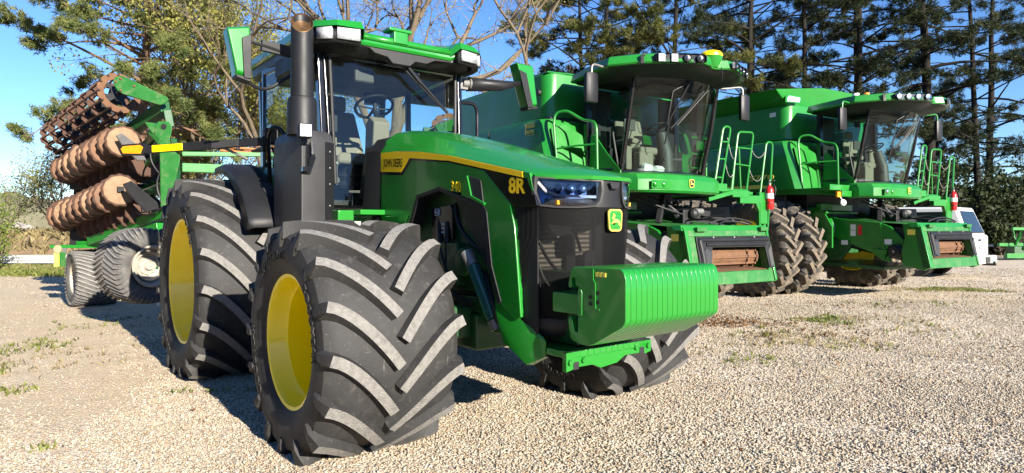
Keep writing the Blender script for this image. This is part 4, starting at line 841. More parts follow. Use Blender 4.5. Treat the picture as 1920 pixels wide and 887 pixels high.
    b = B(); b.tube(rounded([(.70, -1.60, 2.2), (.62, -1.63, 3.1), (.64, -1.60, 3.24), (.80, -1.50, 3.26), (.98, -1.33, 3.10), (1.21, -1.30, 3.05), (1.26, -1.30, 2.95), (1.28, -1.30, 2.2)], .07), .020, 8); b.tube([(.68, -1.61, 2.67), (.95, -1.45, 2.70), (1.27, -1.30, 2.70)], .016, 8); P('catwalk_rail', b, GREEN_D)
    b = B(); b.tube(rounded([(1.30, -1.0, 2.9), (1.36, -1.06, 2.86), (1.44, -1.04, 2.42), (1.38, -.98, 2.38)], .05), .013, 8); P('door_grab_bar', b, GREYTRIM)
    b = B(); b.box((1.36, -1.42, 2.03), (.05, .13, .11)); P('corner_marker', b, AMBER, .01)
    b = B(); b.bar((1.34, -1.40, 2.05), (1.42, -1.36, 1.90), .02, .02); b.ball((1.42, -1.36, 1.87), .085, (.5, 1.0, .75)); P('road_mirror', b, WHITE)
    b = B(); b.box((1.36, -.95, 2.05), (.10, .85, .12)); P('catwalk_beam', b, GREEN_D, .01)
    # ladder landing on the left
    b = B()
    b.box((1.45, 1.02, 2.10), (.5, .26, .13)); b.box((1.5, 1.2, 2.07), (.24, .30, .05)); L1 = P('landing_step', b, GREEN_D, .008)
    b = B(); b.bar((1.62, .75, 1.90), (1.64, 1.34, 2.03), .08, .07); b.box((1.62, 1.55, 2.01), (.10, .44, .12)); b.box((1.3, 1.5, 2.03), (.6, .9, .05)); b.box((1.62, 1.86, 1.92), (.09, .66, .14)); b.box((1.62, 2.12, 1.95), (.08, .14, .20)); P('landing_beam', b, GREEN_D, .008)
    b = B(); b.box((1.62, 2.16, 1.70), (.10, .20, .40)); b.box((1.62, 2.22, 1.30), (.05, .06, .9)); b.prism([(1.95, 1.86), (2.06, 1.86), (2.10, 1.72), (2.10, 1.40), (2.05, 1.40), (2.04, 1.72)], 'x', 1.59, 1.66); P('landing_post', b, GREEN_D, .008)
    def loop(pts, rungs, r=.019):
        b = B(); b.tube(rounded(pts, .09, 5), r, 8)
        for a, c in rungs: b.tube([a, c], r * .75, 8)
        P('ladder_rail', b, GREEN_D)
    loop([(1.6, .94, 2.10), (1.6, 1.17, 3.13), (1.6, 1.36, 3.14), (1.6, 1.11, 2.10)], [((1.6, .97, 2.27), (1.6, 1.16, 2.275)), ((1.6, 1.04, 2.58), (1.6, 1.23, 2.59)), ((1.6, 1.12, 2.87), (1.6, 1.29, 2.88))])
    loop([(1.6, 1.36, 1.98), (1.6, 1.55, 3.07), (1.6, 1.96, 3.09), (1.6, 1.75, 1.97)], [((1.6, 1.37, 2.08), (1.6, 1.77, 2.08)), ((1.6, 1.46, 2.52), (1.6, 1.86, 2.50)), ((1.6, 1.53, 2.80), (1.6, 1.91, 2.80)), ((1.55, 1.46, 2.0), (1.58, 1.48, 2.45)), ((1.58, 1.60, 2.8), (1.55, 1.69, 2.0))])
    loop([(1.62, 2.12, 2.05), (1.62, 2.29, 2.95), (1.62, 2.47, 2.95), (1.62, 2.33, 1.45)], [])
    b = B(); b.tube(rounded([(1.3, .72, 2.95), (1.3, 1.05, 2.95), (1.3, 1.10, 2.85), (1.3, 1.10, 2.1)], .08), .016, 8)
    for z in (2.68, 2.44, 2.16): b.tube([(1.3, .72, z), (1.3, 1.1, z)], .013, 6)
    P('door_rail', b, GREEN_D)
    def chain(a, c, sag):
        a, c = V(a), V(c); pts = [a.lerp(c, i / 14) - V((0, 0, sag * (1 - (2 * i / 14 - 1) ** 2))) for i in range(15)]
        b = B(); b.tube(pts, [.010 if i % 2 else .006 for i in range(15)], 5); P('safety_chain', b, STEEL)
    chain((1.6, 1.90, 2.80), (1.62, 2.26, 2.78), .13); chain((1.6, 1.84, 2.46), (1.62, 2.19, 2.36), .16); chain((1.6, 1.20, 2.60), (1.6, 1.42, 2.35), .16); chain((1.6, 1.28, 2.95), (1.6, 1.44, 2.6), .08)
    # feeder house
    b = B()
    side = [(.05, 1.72), (.35, 1.74), (.60, 1.68), (.92, 1.575), (1.80, 1.485), (2.02, 1.40), (2.26, 1.155), (2.27, .99), (1.95, .97), (1.90, .80), (1.10, 1.10), (.3, 1.38), (.05, 1.5)]
    for s in (-1, 1): b.prism(side, 'y', s * .80, s * .74)
    FH = P('feeder_house', b, GREEN_D, .012)
    P('feeder_top', B().grid([[(.1, -.74, 1.70), (.1, .74, 1.70)], [(.9, -.74, 1.545), (.9, .74, 1.545)], [(2.45, -.74, 1.44), (2.45, .74, 1.44)]]).grid([[(.1, -.74, 1.2), (.1, .74, 1.2)], [(1.9, -.74, .82), (1.9, .74, .82)], [(2.5, -.74, .70), (2.5, .74, .70)]]), GREEN_W, 0, FH)
    P('feeder_core', B().prism([(.1, 1.25), (1.9, .84), (2.25, .75), (2.25, 1.38), (1.8, 1.42), (.1, 1.66)], 'y', -.73, .73), BLACK_M, 0, FH)
    b = B(); b.slab([(1.80, -.815, 1.48), (1.835, -.815, 1.475), (1.93, -.815, .92), (1.895, -.815, .91)], (0, .03, 0)); P('feeder_strap', b, PAPER if False else GREEN, 0, FH)
    b = B(); b.ball((.70, -.80, 1.36), .20, (1.0, .45, 1.3), 18); P('feeder_cover', b, GREEN_D, 0, FH)
    b = B(); b.prism([(.50, 1.16), (1.25, 1.13), (1.22, 1.0), (1.0, .72), (.55, .70)], 'y', -.80, -.70); b.prism([(.45, .68), (1.9, .62), (1.9, .56), (.45, .6)], 'y', -.78, .78); P('feeder_frame', b, GREEN_E, .01, FH)
    # front face plate
    tx, bx = 2.60, 2.78
    X = lambda z: bx + (tx - bx) * (z - .64) / .82
    def plate(y0, y1, z0, z1, d=.12): return B().hexa([(X(z0) - d, y0, z0), (X(z0), y0, z0), (X(z0), y1, z0), (X(z0) - d, y1, z0), (X(z1) - d, y0, z1), (X(z1), y0, z1), (X(z1), y1, z1), (X(z1) - d, y1, z1)])
    P('face_top_beam', plate(-.90, .93, 1.315, 1.40), GREEN_W, .008); P('face_sill', plate(-.90, .93, .64, .815), GREEN_W, .008)
    P('face_post', plate(-.90, -.70, .815, 1.315), GREEN_W, .008); P('face_post', plate(.80, .93, .815, 1.315), GREEN_W, .008)
    b = B(); b.prism([(2.30, 1.45), (2.60, 1.44), (2.63, 1.40), (2.80, .66), (2.68, .60), (2.30, .68), (2.28, .95), (2.34, 1.2)], 'y', -.90, -.84); b.prism([(2.30, 1.45), (2.60, 1.44), (2.63, 1.40), (2.80, .66), (2.68, .60), (2.30, .68)], 'y', .88, .93); P('face_side_plate', b, GREEN_D, .008)
    b = B(); b.hexa([(2.46, -.93, 1.40), (2.61, -.93, 1.395), (2.61, .95, 1.395), (2.46, .95, 1.40), (2.40, -.93, 1.475), (2.56, -.90, 1.475), (2.56, .93, 1.475), (2.40, .95, 1.475)]); P('face_cap', b, GREEN_D, .008)
    b = B(); b.box((2.64, -.58, 1.415), (.06, .20, .06), None); b.box((2.64, .80, 1.42), (.06, .18, .06)); P('hook_block', b, GREEN_W, .006)
    # rubber shroud round the throat
    b = B()
    o = [(-.70, 1.31), (.92, 1.31), (.92, .84), (.80, .84), (.78, 1.15), (-.38, 1.16), (-.44, 1.08), (-.50, .86), (-.70, .84)]
    b.slab([(X(z) + .004, y, z) for y, z in o], (.018, 0, .003))
    b.tube([(X(1.27) + .015, -.66, 1.265), (X(1.27) + .015, .88, 1.265)], .035, 10); b.tube([(X(1.2) + .02, -.52, 1.20), (X(1.2) + .02, .80, 1.195)], .028, 10); b.tube([(X(1.26) + .012, -.64, 1.26), (X(1.05) + .01, -.62, 1.05), (X(.9) + .01, -.62, .88)], .05, 10)
    P('throat_shroud', b, BLACK, .006)
    b = B(); b.slab([(X(.87) + .028, -.60, .87), (X(.87) + .028, -.50, .87), (X(1.08) + .028, -.43, 1.08), (X(1.15) + .028, -.52, 1.15), (X(1.1) + .03, -.62, 1.1)], (.006, 0, 0)); b.slab([(X(.87) + .028, .82, .87), (X(.87) + .028, .90, .87), (X(1.15) + .028, .90, 1.20), (X(1.15) + .028, .84, 1.10)], (.006, 0, 0)); P('worn_patch', b, GREYBOX)
    b = B()
    for y in (-.35, .1, .55): b.ball((X(1.30) + .026, y, 1.30), .018, n=8)
    P('shroud_bolt', b, STEEL)
    b = B(); b.lathe([(-.70, .13), (.80, .13)], 24, 'y', (2.44, 0, 1.01), cap=True)
    for k in range(8):
        a = 2 * pi * k / 8
        b.box((2.44 + .135 * cos(a), .22, 1.01 + .135 * sin(a)), (.03, 1.0, .03))
    for y in (-.28, .52, .72):
        for k in range(16):
            a = 2 * pi * k / 16; b.box((2.44 + .142 * cos(a), y, 1.01 + .142 * sin(a)), (.04, .03, .04))
    P('feeder_drum', b, RUST)
    b = B(); b.slab([(2.25, -.74, .86), (2.25, .80, .86), (2.70, .80, .818), (2.70, -.74, .818)], (0, 0, .006)); P('feeder_floor', b, RUST if variant == 1 else RUST)
    b = B(); b.slab([(2.30, -.68, 1.30), (2.30, .78, 1.30), (2.30, .78, .83), (2.30, -.68, .83)], (-.02, 0, 0)); P('throat_back', b, RUST_D)
    # drive shaft end, decals and latch hardware on the near side
    b = B(); b.lathe([(-1.02, .001), (-1.02, .03), (-.93, .03), (-.93, .09), (-.88, .10), (-.86, .14), (-.80, .14)], 18, 'y', (2.15, 0, .93)); P('drive_shaft', b, BLACK_M)
    b = B(); b.prism([(1.70, .98), (2.05, .95), (2.10, 1.02), (2.02, 1.02), (2.0, .84), (2.06, .74), (1.92, .74), (1.75, .84)], 'y', -.84, -.80); P('shaft_bracket', b, GREEN_D, .01)
    for (x, z, w, h, m) in ((.60, 1.40, .10, .10, PAPER), (1.28, 1.39, .11, .11, PAPER), (1.28, 1.27, .11, .11, PAPER), (1.42, 1.33, .09, .20, RED), (1.10, 1.08, .14, .09, PAPER), (1.98, 1.11, .14, .10, PAPER), (2.46, 1.30, .14, .10, LABEL_Y)):
        b = B(); b.box((x, -.803 - (.10 if x > 2.3 else .002), z), (w, .003, h)); P('warning_label', b, m)
    # steps of structure above the feeder: axle housing, hoses, multicoupler
    b = B(); b.box((.72, -.55, 1.80), (.12, 1.1, .16)); b.box((.80, -.55, 1.69), (.20, 1.1, .05)); P('axle_beam', b, GREEN_D, .02)
    b = B(); b.box((.30, .9, 1.5), (.4, .5, .6)); P('final_drive', b, GREEN_E, .05)
    b = B(); b.prism([(.05, 1.80), (.70, 1.80), (.86, 1.66), (1.02, 1.40), (1.02, .97), (.7, .95), (.1, 1.3)], 'y', -1.10, -1.06); P('wheel_guard', b, GREEN_D, .006)
    b = B(); b.prism([(.52, 1.75), (.86, 1.78), (1.6, 1.80), (2.0, 1.80), (2.05, 1.60), (2.02, 1.46), (.9, 1.46)], 'x', 1.0, 1.06); P('ladder_shield', b, BLACK_M, .01)
    b = B(); b.box((1.45, .35, 1.60), (.25, .22, .26)); b.ball((1.62, .42, 1.66), .09, n=10); b.bar((1.5, .2, 1.6), (1.3, .05, 1.92), .1, .08); P('hose_coupler', b, BLACK_M, .03)
    b = B(); b.lathe([(.45, .05), (.62, .05), (.64, .03)], 12, 'y', (1.62, 0, 1.70)); P('coupler_handle', b, STEEL)
    for i, p in enumerate((((1.7, .4, 1.55), (2.0, .75, 1.72), (2.3, .6, 1.48)), ((2.3, .0, 1.50), (2.35, .45, 1.66), (2.4, .85, 1.50)), ((1.6, .3, 1.55), (2.1, .2, 1.60), (2.35, .55, 1.49)), ((1.2, -.2, 1.95), (1.5, .1, 1.80), (1.5, .3, 1.6)), ((1.25, -.5, 1.93), (1.5, -.2, 1.75), (1.55, .25, 1.65)), ((2.4, .1, 1.49), (2.3, .35, 1.58), (2.45, .7, 1.49)))):
        b = B(); b.tube(arc(*p, n=12), .016, 7); P('hydraulic_hose', b, BLACK)
    b = B(); b.bar((1.5, -.25, 1.5), (1.35, .02, 1.95), .09, .09); b.bar((2.1, .78, 1.48), (1.4, .86, 1.62), .05, .05); P('lift_link', b, BLACK_M, .01)
    return C
C1 = combine('nearer of the two green combines, yellow dome on its cab roof', (1.682, 11.654, .10), -57.0, 1)
C2 = combine('farther green combine by the white truck, grain tank flaps raised, amber beacon on roof', (6.893, 14.684, .15), -58.9, 2)
def extinguisher(label, par_loc, deg, xyz):
    M = Matrix.Translation(par_loc) @ Matrix.Rotation(R_(deg), 4, 'Z'); p = M @ V(xyz)
    e = thing('fire_extinguisher', label, 'extinguisher', p, deg, 'fire extinguishers on the ladder posts')
    b = B(); b.lathe([(0, .001), (0, .062), (.012, .070), (.34, .070), (.385, .055), (.41, .028), (.43, .026)], 24, 'z', cap=True); b.build('cylinder', RED, e)
    b = B(); b.lathe([(.19, .0712), (.28, .0712)], 24, 'z'); b.build('white_band', PAPER, e)
    b = B(); b.lathe([(.10, .0713), (.11, .074), (.12, .0713)], 24, 'z'); b.build('clamp_band', BLACK_M, e)
    b = B(); b.lathe([(.42, .024), (.46, .022), (.47, .03), (.49, .012)], 12, 'z', cap=True); b.bar((-.02, 0, .475), (.10, 0, .50), .02, .012); b.ball((.0, 0, .505), .018, n=8); b.build('valve', STEEL, e)
    b = B(); b.tube(arc((.02, .03, .45), (.13, .06, .4), (.075, .02, .22), 8), .010, 7); b.build('hose', BLACK, e)
extinguisher('red fire extinguisher on the ladder post of the nearer combine', (1.682, 11.654, .10), -57.0, (1.70, 2.27, 1.755))
extinguisher('red fire extinguisher on the ladder post beside the white truck', (6.893, 14.684, .15), -58.9, (1.70, 2.27, 1.755))

def rags():
    M = Matrix.Translation((1.682, 11.654, .10)) @ Matrix.Rotation(R_(-57), 4, 'Z')
    t = thing('crumpled_rags', 'crumpled white rags on the cab floor behind the windscreen of the nearer combine', 'rags', M @ V((1.40, -.42, 2.285)), -57)
    b = B()
    for x, y, r in ((0, 0, .12), (.05, .22, .10), (.0, .38, .07), (-.1, .12, .09)):
        n = 14; b.grid([[V((x, y, r * .55)) + V((sin(pi * i / 9) * cos(2 * pi * j / n), sin(pi * i / 9) * sin(2 * pi * j / n), -cos(pi * i / 9) * .75)) * r * (1 + .35 * noise.noise(V((i * .9, cos(j * .9) * 2, x * 9 + y * 7 + sin(j))))) for j in range(n)] for i in range(10)], closed=True)
    b.build('cloth', PAPER, t, angle=20)
rags()

# ------------------------------------------------------------------ folded disc cultivator
def disc_cultivator():
    random.seed(4)
    O = V((-7.2, 11.8, 0))
    D = thing('disc_cultivator', 'folded tillage implement with rusty scalloped discs and a rolling basket, grey tyres', 'implement', O)
    G = V((-2.03, 1.50, -.40)); gl = G.length; g = G.normalized()
    up = V((0, 0, 1)); e1 = (up - g * up.dot(g)).normalized(); e2 = g.cross(e1)       # plane across the gangs; e2 points right and away
    if e2.x < 0: e2 = -e2
    def W(x, y, z): return V((x, y, z)) - O
    def circ(c, r, n=32, ph=0, wav=0, k=10): return [c + (e1 * cos(2 * pi * i / n + ph) + e2 * sin(2 * pi * i / n + ph)) * r * (1 + wav * cos(k * 2 * pi * i / n)) for i in range(n)]
    P = lambda n, b, m, bevel=0, par=None, ang=35: b.build(n, m, par or D, bevel, ang)
    # disc gangs: each disc dished and scalloped, carried on a spring arm
    for c0, nd in ((W(-6.65, 11.2, 3.04), 9), (W(-6.70, 11.2, 2.16), 9)):
        nv = V((-.60, .79, -.10)).normalized(); f1 = (up - nv * up.dot(nv)).normalized(); f2 = nv.cross(f1)
        for row, (off, back) in enumerate(((0, 0), (1, .0))):
            base = c0 + e2 * (.42 * row) - e1 * (.30 * row) + g * (.12 * row)
            gang = B(); m_ = []
            for i in range(nd):
                c = base + g * (gl * (i + random.uniform(-.12, .12) * (i > 0)) / (nd - .5)) + e1 * random.uniform(-.025, .025); nv = (V((-.60, .79, -.10)) + V((random.uniform(-.10, .10), 0, random.uniform(-.10, .10))) * (i > 0)).normalized(); f1 = (up - nv * up.dot(nv)).normalized(); f2 = nv.cross(f1); rk = random.uniform(.93, 1.03)
                tilt = e2 * .10 + e1 * .04
                b = B(); rows = []
                for d, r, wv in ((.000, .001, 0), (.005, .06, 0), (.020, .16, 0), (.030, .225, .0), (.037, .258, .012), (.045, .298, .034)):
                    rows.append([c + nv * d + (f1 * cos(2 * pi * q / 66 + i) + f2 * sin(2 * pi * q / 66 + i)) * r * rk * (1 + wv * cos(13 * 2 * pi * q / 66)) for q in range(66)])
                b.grid(rows[:5], closed=True); b.m = 1; b.grid(rows[4:], closed=True); o = P('disc', b, [(SOIL_L if i == 0 else random.choice((SOIL, SOIL_R, SOIL_R, SOIL_L))) if row == 0 else RUST_D, RUST_D], 0, None, 50)  # back row: shade under the gang put into a darker rust colour
                mm = o.modifiers.new('thick', 'SOLIDIFY'); mm.thickness = .008
                b = B(); q = c + g * .07
                b.bar(c - g * .03, q + g * .05, .10, .10); b.bar(q, q + e2 * .34 - e1 * .20, .05, .10, g); b.bar(q + e2 * .32 - e1 * .18, q + e2 * .55 - e1 * .20, .06, .08, g); P('disc_arm', b, BLACK_M, .006)
            b = B(); a0 = base + e2 * .52 - e1 * .20; b.bar(a0, a0 + g * gl, .12, .12, e1); P('gang_beam', b, GREEN_D if row else BLACK_M, .01)
    # near end plates
    b = B(); b.slab([W(*p) for p in ((-6.62, 10.95, 3.08), (-6.53, 10.95, 3.12), (-6.26, 10.95, 2.92), (-6.12, 10.95, 2.67), (-6.26, 10.95, 2.66), (-6.50, 10.95, 2.90))], g * .04); P('end_arm', b, STEEL, .006)
    b = B(); b.slab([W(*p) for p in ((-6.48, 10.92, 2.27), (-6.35, 10.92, 2.32), (-5.92, 10.92, 1.96), (-5.89, 10.92, 1.85), (-6.10, 10.92, 1.80), (-6.41, 10.92, 2.14))], g * .05); P('end_arm', b, BLACK_M, .006)
    # rolling basket
    c0, c1 = W(-6.60, 11.0, 3.80), W(-8.62, 12.5, 3.25); ax = c1 - c0
    for i in range(7):
        c = c0 + ax * (i / 6); b = B(); n = 12; rows = []
        for d in (0, .012):
            outer = []; inner = []
            for j in range(n * 4):
                a = 2 * pi * j / (n * 4); r = .345 if j % 4 in (1, 2, 3) else .30
                outer.append(c + g * d + (e1 * cos(a) + e2 * sin(a)) * r); inner.append(c + g * d + (e1 * cos(a) + e2 * sin(a)) * .235)
            rows.append((outer, inner))
        b.grid([rows[0][1], rows[0][0], rows[1][0], rows[1][1], rows[0][1]], closed=True); P('basket_ring', b, RUST if i == 0 else RUST_D)
        b = B(); hub = [circ(c + g * d, r, 24) for d, r in ((.0, .13), (0, .05), (.02, .05), (.02, .13), (0, .13))]; b.grid(hub, closed=True)
        for k in range(5):
            a = 2 * pi * k / 5 + .3; d_ = e1 * cos(a) + e2 * sin(a); b.bar(c + d_ * .11 + g * .01, c + d_ * .25 + g * .01, .07, .012, g)
        P('basket_spider', b, BLACK_M)
    for j in range(12):
        a = 2 * pi * j / 12; d_ = (e1 * cos(a) + e2 * sin(a)) * .315; a2 = a + .35; d2 = (e1 * cos(a2) + e2 * sin(a2)) * .315
        pts = [c0 - g * .03 + d_ * 1, c0 + ax * .5 + (d_ + d2).normalized() * .315, c1 + g * .03 + d2]
        b = B(); b.tube([pts[0].lerp(pts[1], t / 3) for t in range(3)] + [pts[1].lerp(pts[2], t / 3) for t in range(4)], .017, 7); P('basket_bar', b, RUST_D)
    b = B(); b.tube([c0 - g * .08, c1 + g * .05], .035, 10); P('basket_shaft', b, BLACK_M)
    # arm and mast
    b = B(); y = 10.74
    arm = [(-6.54, 3.89), (-6.55, 3.95), (-6.52, 4.0), (-6.46, 4.03), (-6.39, 4.03), (-5.66, 3.68), (-5.63, 3.64), (-5.70, 3.57), (-5.78, 3.55), (-6.38, 3.73), (-6.48, 3.79)]
    b.slab([W(x, y, z) for x, z in arm], V((-.03, .06, 0))); A = P('basket_arm', b, GREEN_W, .01)
    b = B()
    for x, z in ((-6.50, 3.93), (-6.42, 3.98), (-6.42, 3.79), (-6.20, 3.86)): b.ball(W(x, y - .002, z), .022, n=8)
    P('arm_bolt', b, RUST, 0, A)
    b = B(); b.slab([W(x, 10.88, z) for x, z in ((-5.92, 3.27), (-5.86, 3.31), (-5.70, 3.30), (-5.655, 3.22), (-5.66, 3.12), (-5.69, 3.0), (-5.66, 2.84), (-5.52, 2.74), (-5.52, 2.66), (-5.58, 2.40), (-5.61, 1.92), (-5.84, 1.88), (-5.86, 2.97), (-5.95, 3.12))], V((-.05, .08, 0))); M = P('mast_plate', b, GREEN_W, .01)
    b = B(); b.slab([W(-5.79 + .05 * cos(a), 10.875, 3.215 + .05 * sin(a)) for a in [2 * pi * i / 16 for i in range(16)]], V((0, .002, 0))); P('mast_hole', b, BLACK_M, 0, M)
    b = B(); b.bar(W(-5.80, 10.95, 3.56), W(-7.10, 11.9, 3.18), .16, .20); b.bar(W(-5.78, 10.98, 3.50), W(-5.74, 11.0, 3.22), .20, .12); b.bar(W(-5.78, 11.0, 3.25), W(-6.7, 11.7, 2.85), .12, .14); b.bar(W(-5.70, 11.05, 3.0), W(-6.6, 11.7, 2.6), .10, .10)
    b.bar(W(-5.72, 11.05, 2.75), W(-5.72, 11.05, 1.7), .20, .14, (1, 0, 0)); b.bar(W(-5.7, 11.1, 2.3), W(-7.6, 12.6, 1.95), .12, .12); P('fold_frame', b, GREEN_E, .01)
    b = B(); b.bar(W(-6.05, 11.0, 3.16), W(-5.83, 10.9, 2.96), .10, .10); b.slab([W(-6.12, 10.9, 3.30), W(-5.95, 10.9, 3.28), W(-5.90, 10.9, 3.10), W(-6.0, 10.9, 3.12)], V((-.02, .03, 0))); P('fold_link', b, GREEN_W, .006)
    b = B(); b.bar(W(-5.70, 10.98, 1.82), W(-8.11, 12.6, 1.27), .14, .16); b.bar(W(-5.86, 10.9, 1.55), W(-7.0, 11.6, 1.30), .12, .14); b.bar(W(-8.45, 12.75, 1.22), W(-7.0, 12.3, 1.24), .10, .10); b.bar(W(-7.0, 12.3, 1.24), W(-5.2, 10.6, 1.2), .14, .14); P('main_frame', b, GREEN_D, .01)
    b = B()
    for dz in (1.30, 1.85, 2.45): b.box(W(-8.50, 12.85, dz), (.30, .14, .34))
    b.bar(W(-8.58, 12.86, 1.2), W(-8.58, 12.86, 2.7), .05, .06, (1, 0, 0)); b.bar(W(-8.40, 12.86, 1.2), W(-8.40, 12.86, 2.7), .05, .06, (1, 0, 0)); P('wing_stop', b, BLACK_M, .02)
    for p in (((-5.80, 10.9, 2.55), (-6.0, 10.9, 2.3), (-5.84, 10.9, 2.0)), ((-5.9, 10.9, 3.0), (-6.15, 10.9, 2.75), (-5.88, 10.9, 2.45)), ((-6.6, 11.4, 1.9), (-6.2, 11.0, 1.6), (-5.8, 10.9, 1.9))):
        b = B(); b.tube(arc(*[W(*q) for q in p], n=10), .016, 7); P('hydraulic_hose', b, BLACK)
    # tail lamp board on its green bar
    b = B(); b.bar(W(-8.88, 12.6, 1.17), W(-7.7, 12.6, 1.17), .06, .06); P('lamp_bar', b, GREEN_D, .006)
    b = B(); b.slab([W(-8.72 + .075 * cos(a), 12.545, 1.115 + .085 * sin(a)) for a in [2 * pi * i / 20 for i in range(20)]], V((0, .03, 0))); P('tail_lamp', b, CLOD, .006)
    b = B(); b.box(W(-8.745, 12.57, .925), (.10, .012, .27)); P('reflector_yellow', b, LABEL_Y); b = B(); b.box(W(-8.635, 12.57, .925), (.115, .012, .27)); P('reflector_green', b, GREEN_W)
    b = B(); b.box(W(-8.69, 12.58, 1.11), (.26, .01, .17)); P('lamp_plate', b, STEEL)
    # wheels
    o = tyre_mesh(.56, .74, .29, 40, .022, .014, .024, .30, .545, half_gap=.02, seg=64, shoulder=.07, curve=1.0).build('tyre', [RUBBER_G, TREAD_G], None, angle=30); wm = o.data; bpy.data.objects.remove(o)
    o = rim_mesh(.74, .30, 1, dish=.22, bolts=8, hub=.075).build('rim', RIMW, None); rm = o.data; bpy.data.objects.remove(o)
    o2 = rim_mesh(.74, .30, -1, dish=.22, bolts=8, hub=.075).build('rim', RIMW, None); rm2 = o2.data; bpy.data.objects.remove(o2)
    w1 = wheel(D, 'transport_wheel', W(-8.30, 12.95, .545), wm, rm2); w1.rotation_euler = (0, 0, R_(-45))
    t2 = tyre_mesh(.58, .60, .30, 44, .024, .014, .024, .22, 9, half_gap=.02, seg=64, shoulder=.10, curve=1.0).build('tyre', [RUBBER_G, TREAD_G], None, angle=30); wm2 = t2.data; bpy.data.objects.remove(t2)
    w2 = wheel(D, 'gauge_wheel', W(-5.66, 9.98, .96), wm2, rm2); w2.rotation_euler = (0, 0, R_(60))
    b = B(); b.bar(W(-5.45, 10.25, .96), W(-5.35, 10.5, 1.25), .10, .10); b.box(W(-5.5, 10.15, .96), (.16, .3, .12)); b.bar(W(-8.1, 12.95, .545), W(-7.7, 12.75, .7), .12, .12); b.bar(W(-7.7, 12.75, .66), W(-7.5, 12.5, 1.25), .12, .14); P('wheel_arm', b, GREEN_E, .01)
    # far wing seen over the tractor fender: tubes and another basket
    b = B(); b.bar(W(-5.85, 11.6, 2.60), W(-4.2, 12.4, 2.60), .10, .16); b.bar(W(-5.85, 11.6, 2.84), W(-4.0, 12.5, 2.92), .10, .08); b.bar(W(-5.85, 11.5, 2.30), W(-4.2, 12.3, 2.30), .10, .10); P('wing_tube', b, GREEN_D, .012)
    for i, z in enumerate((2.92, 3.0, 3.08, 3.14, 3.0)):
        b = B(); b.tube([W(-5.35, 12.0 + i * .1, z + .03), W(-3.9, 12.7 + i * .1, z - .02)], .018, 7); P('basket_bar', b, pmat('orange_rust', (.45, .16, .05), .8, var=.2) if i == 0 else MATS['orange_rust'])
    for i in range(3):
        b = B(); c = W(-5.1 + i * .4, 12.25 + i * .2, 3.02); b.grid([[c + V((d, d * .5, 0)) + V((.05 * 0, .12 * cos(a), .13 * sin(a))) for a in [2 * pi * k / 16 for k in range(16)]] for d in (0, .02)], closed=True, cap=True); P('basket_ring', b, BLACK_M)
    return D
disc_cultivator()

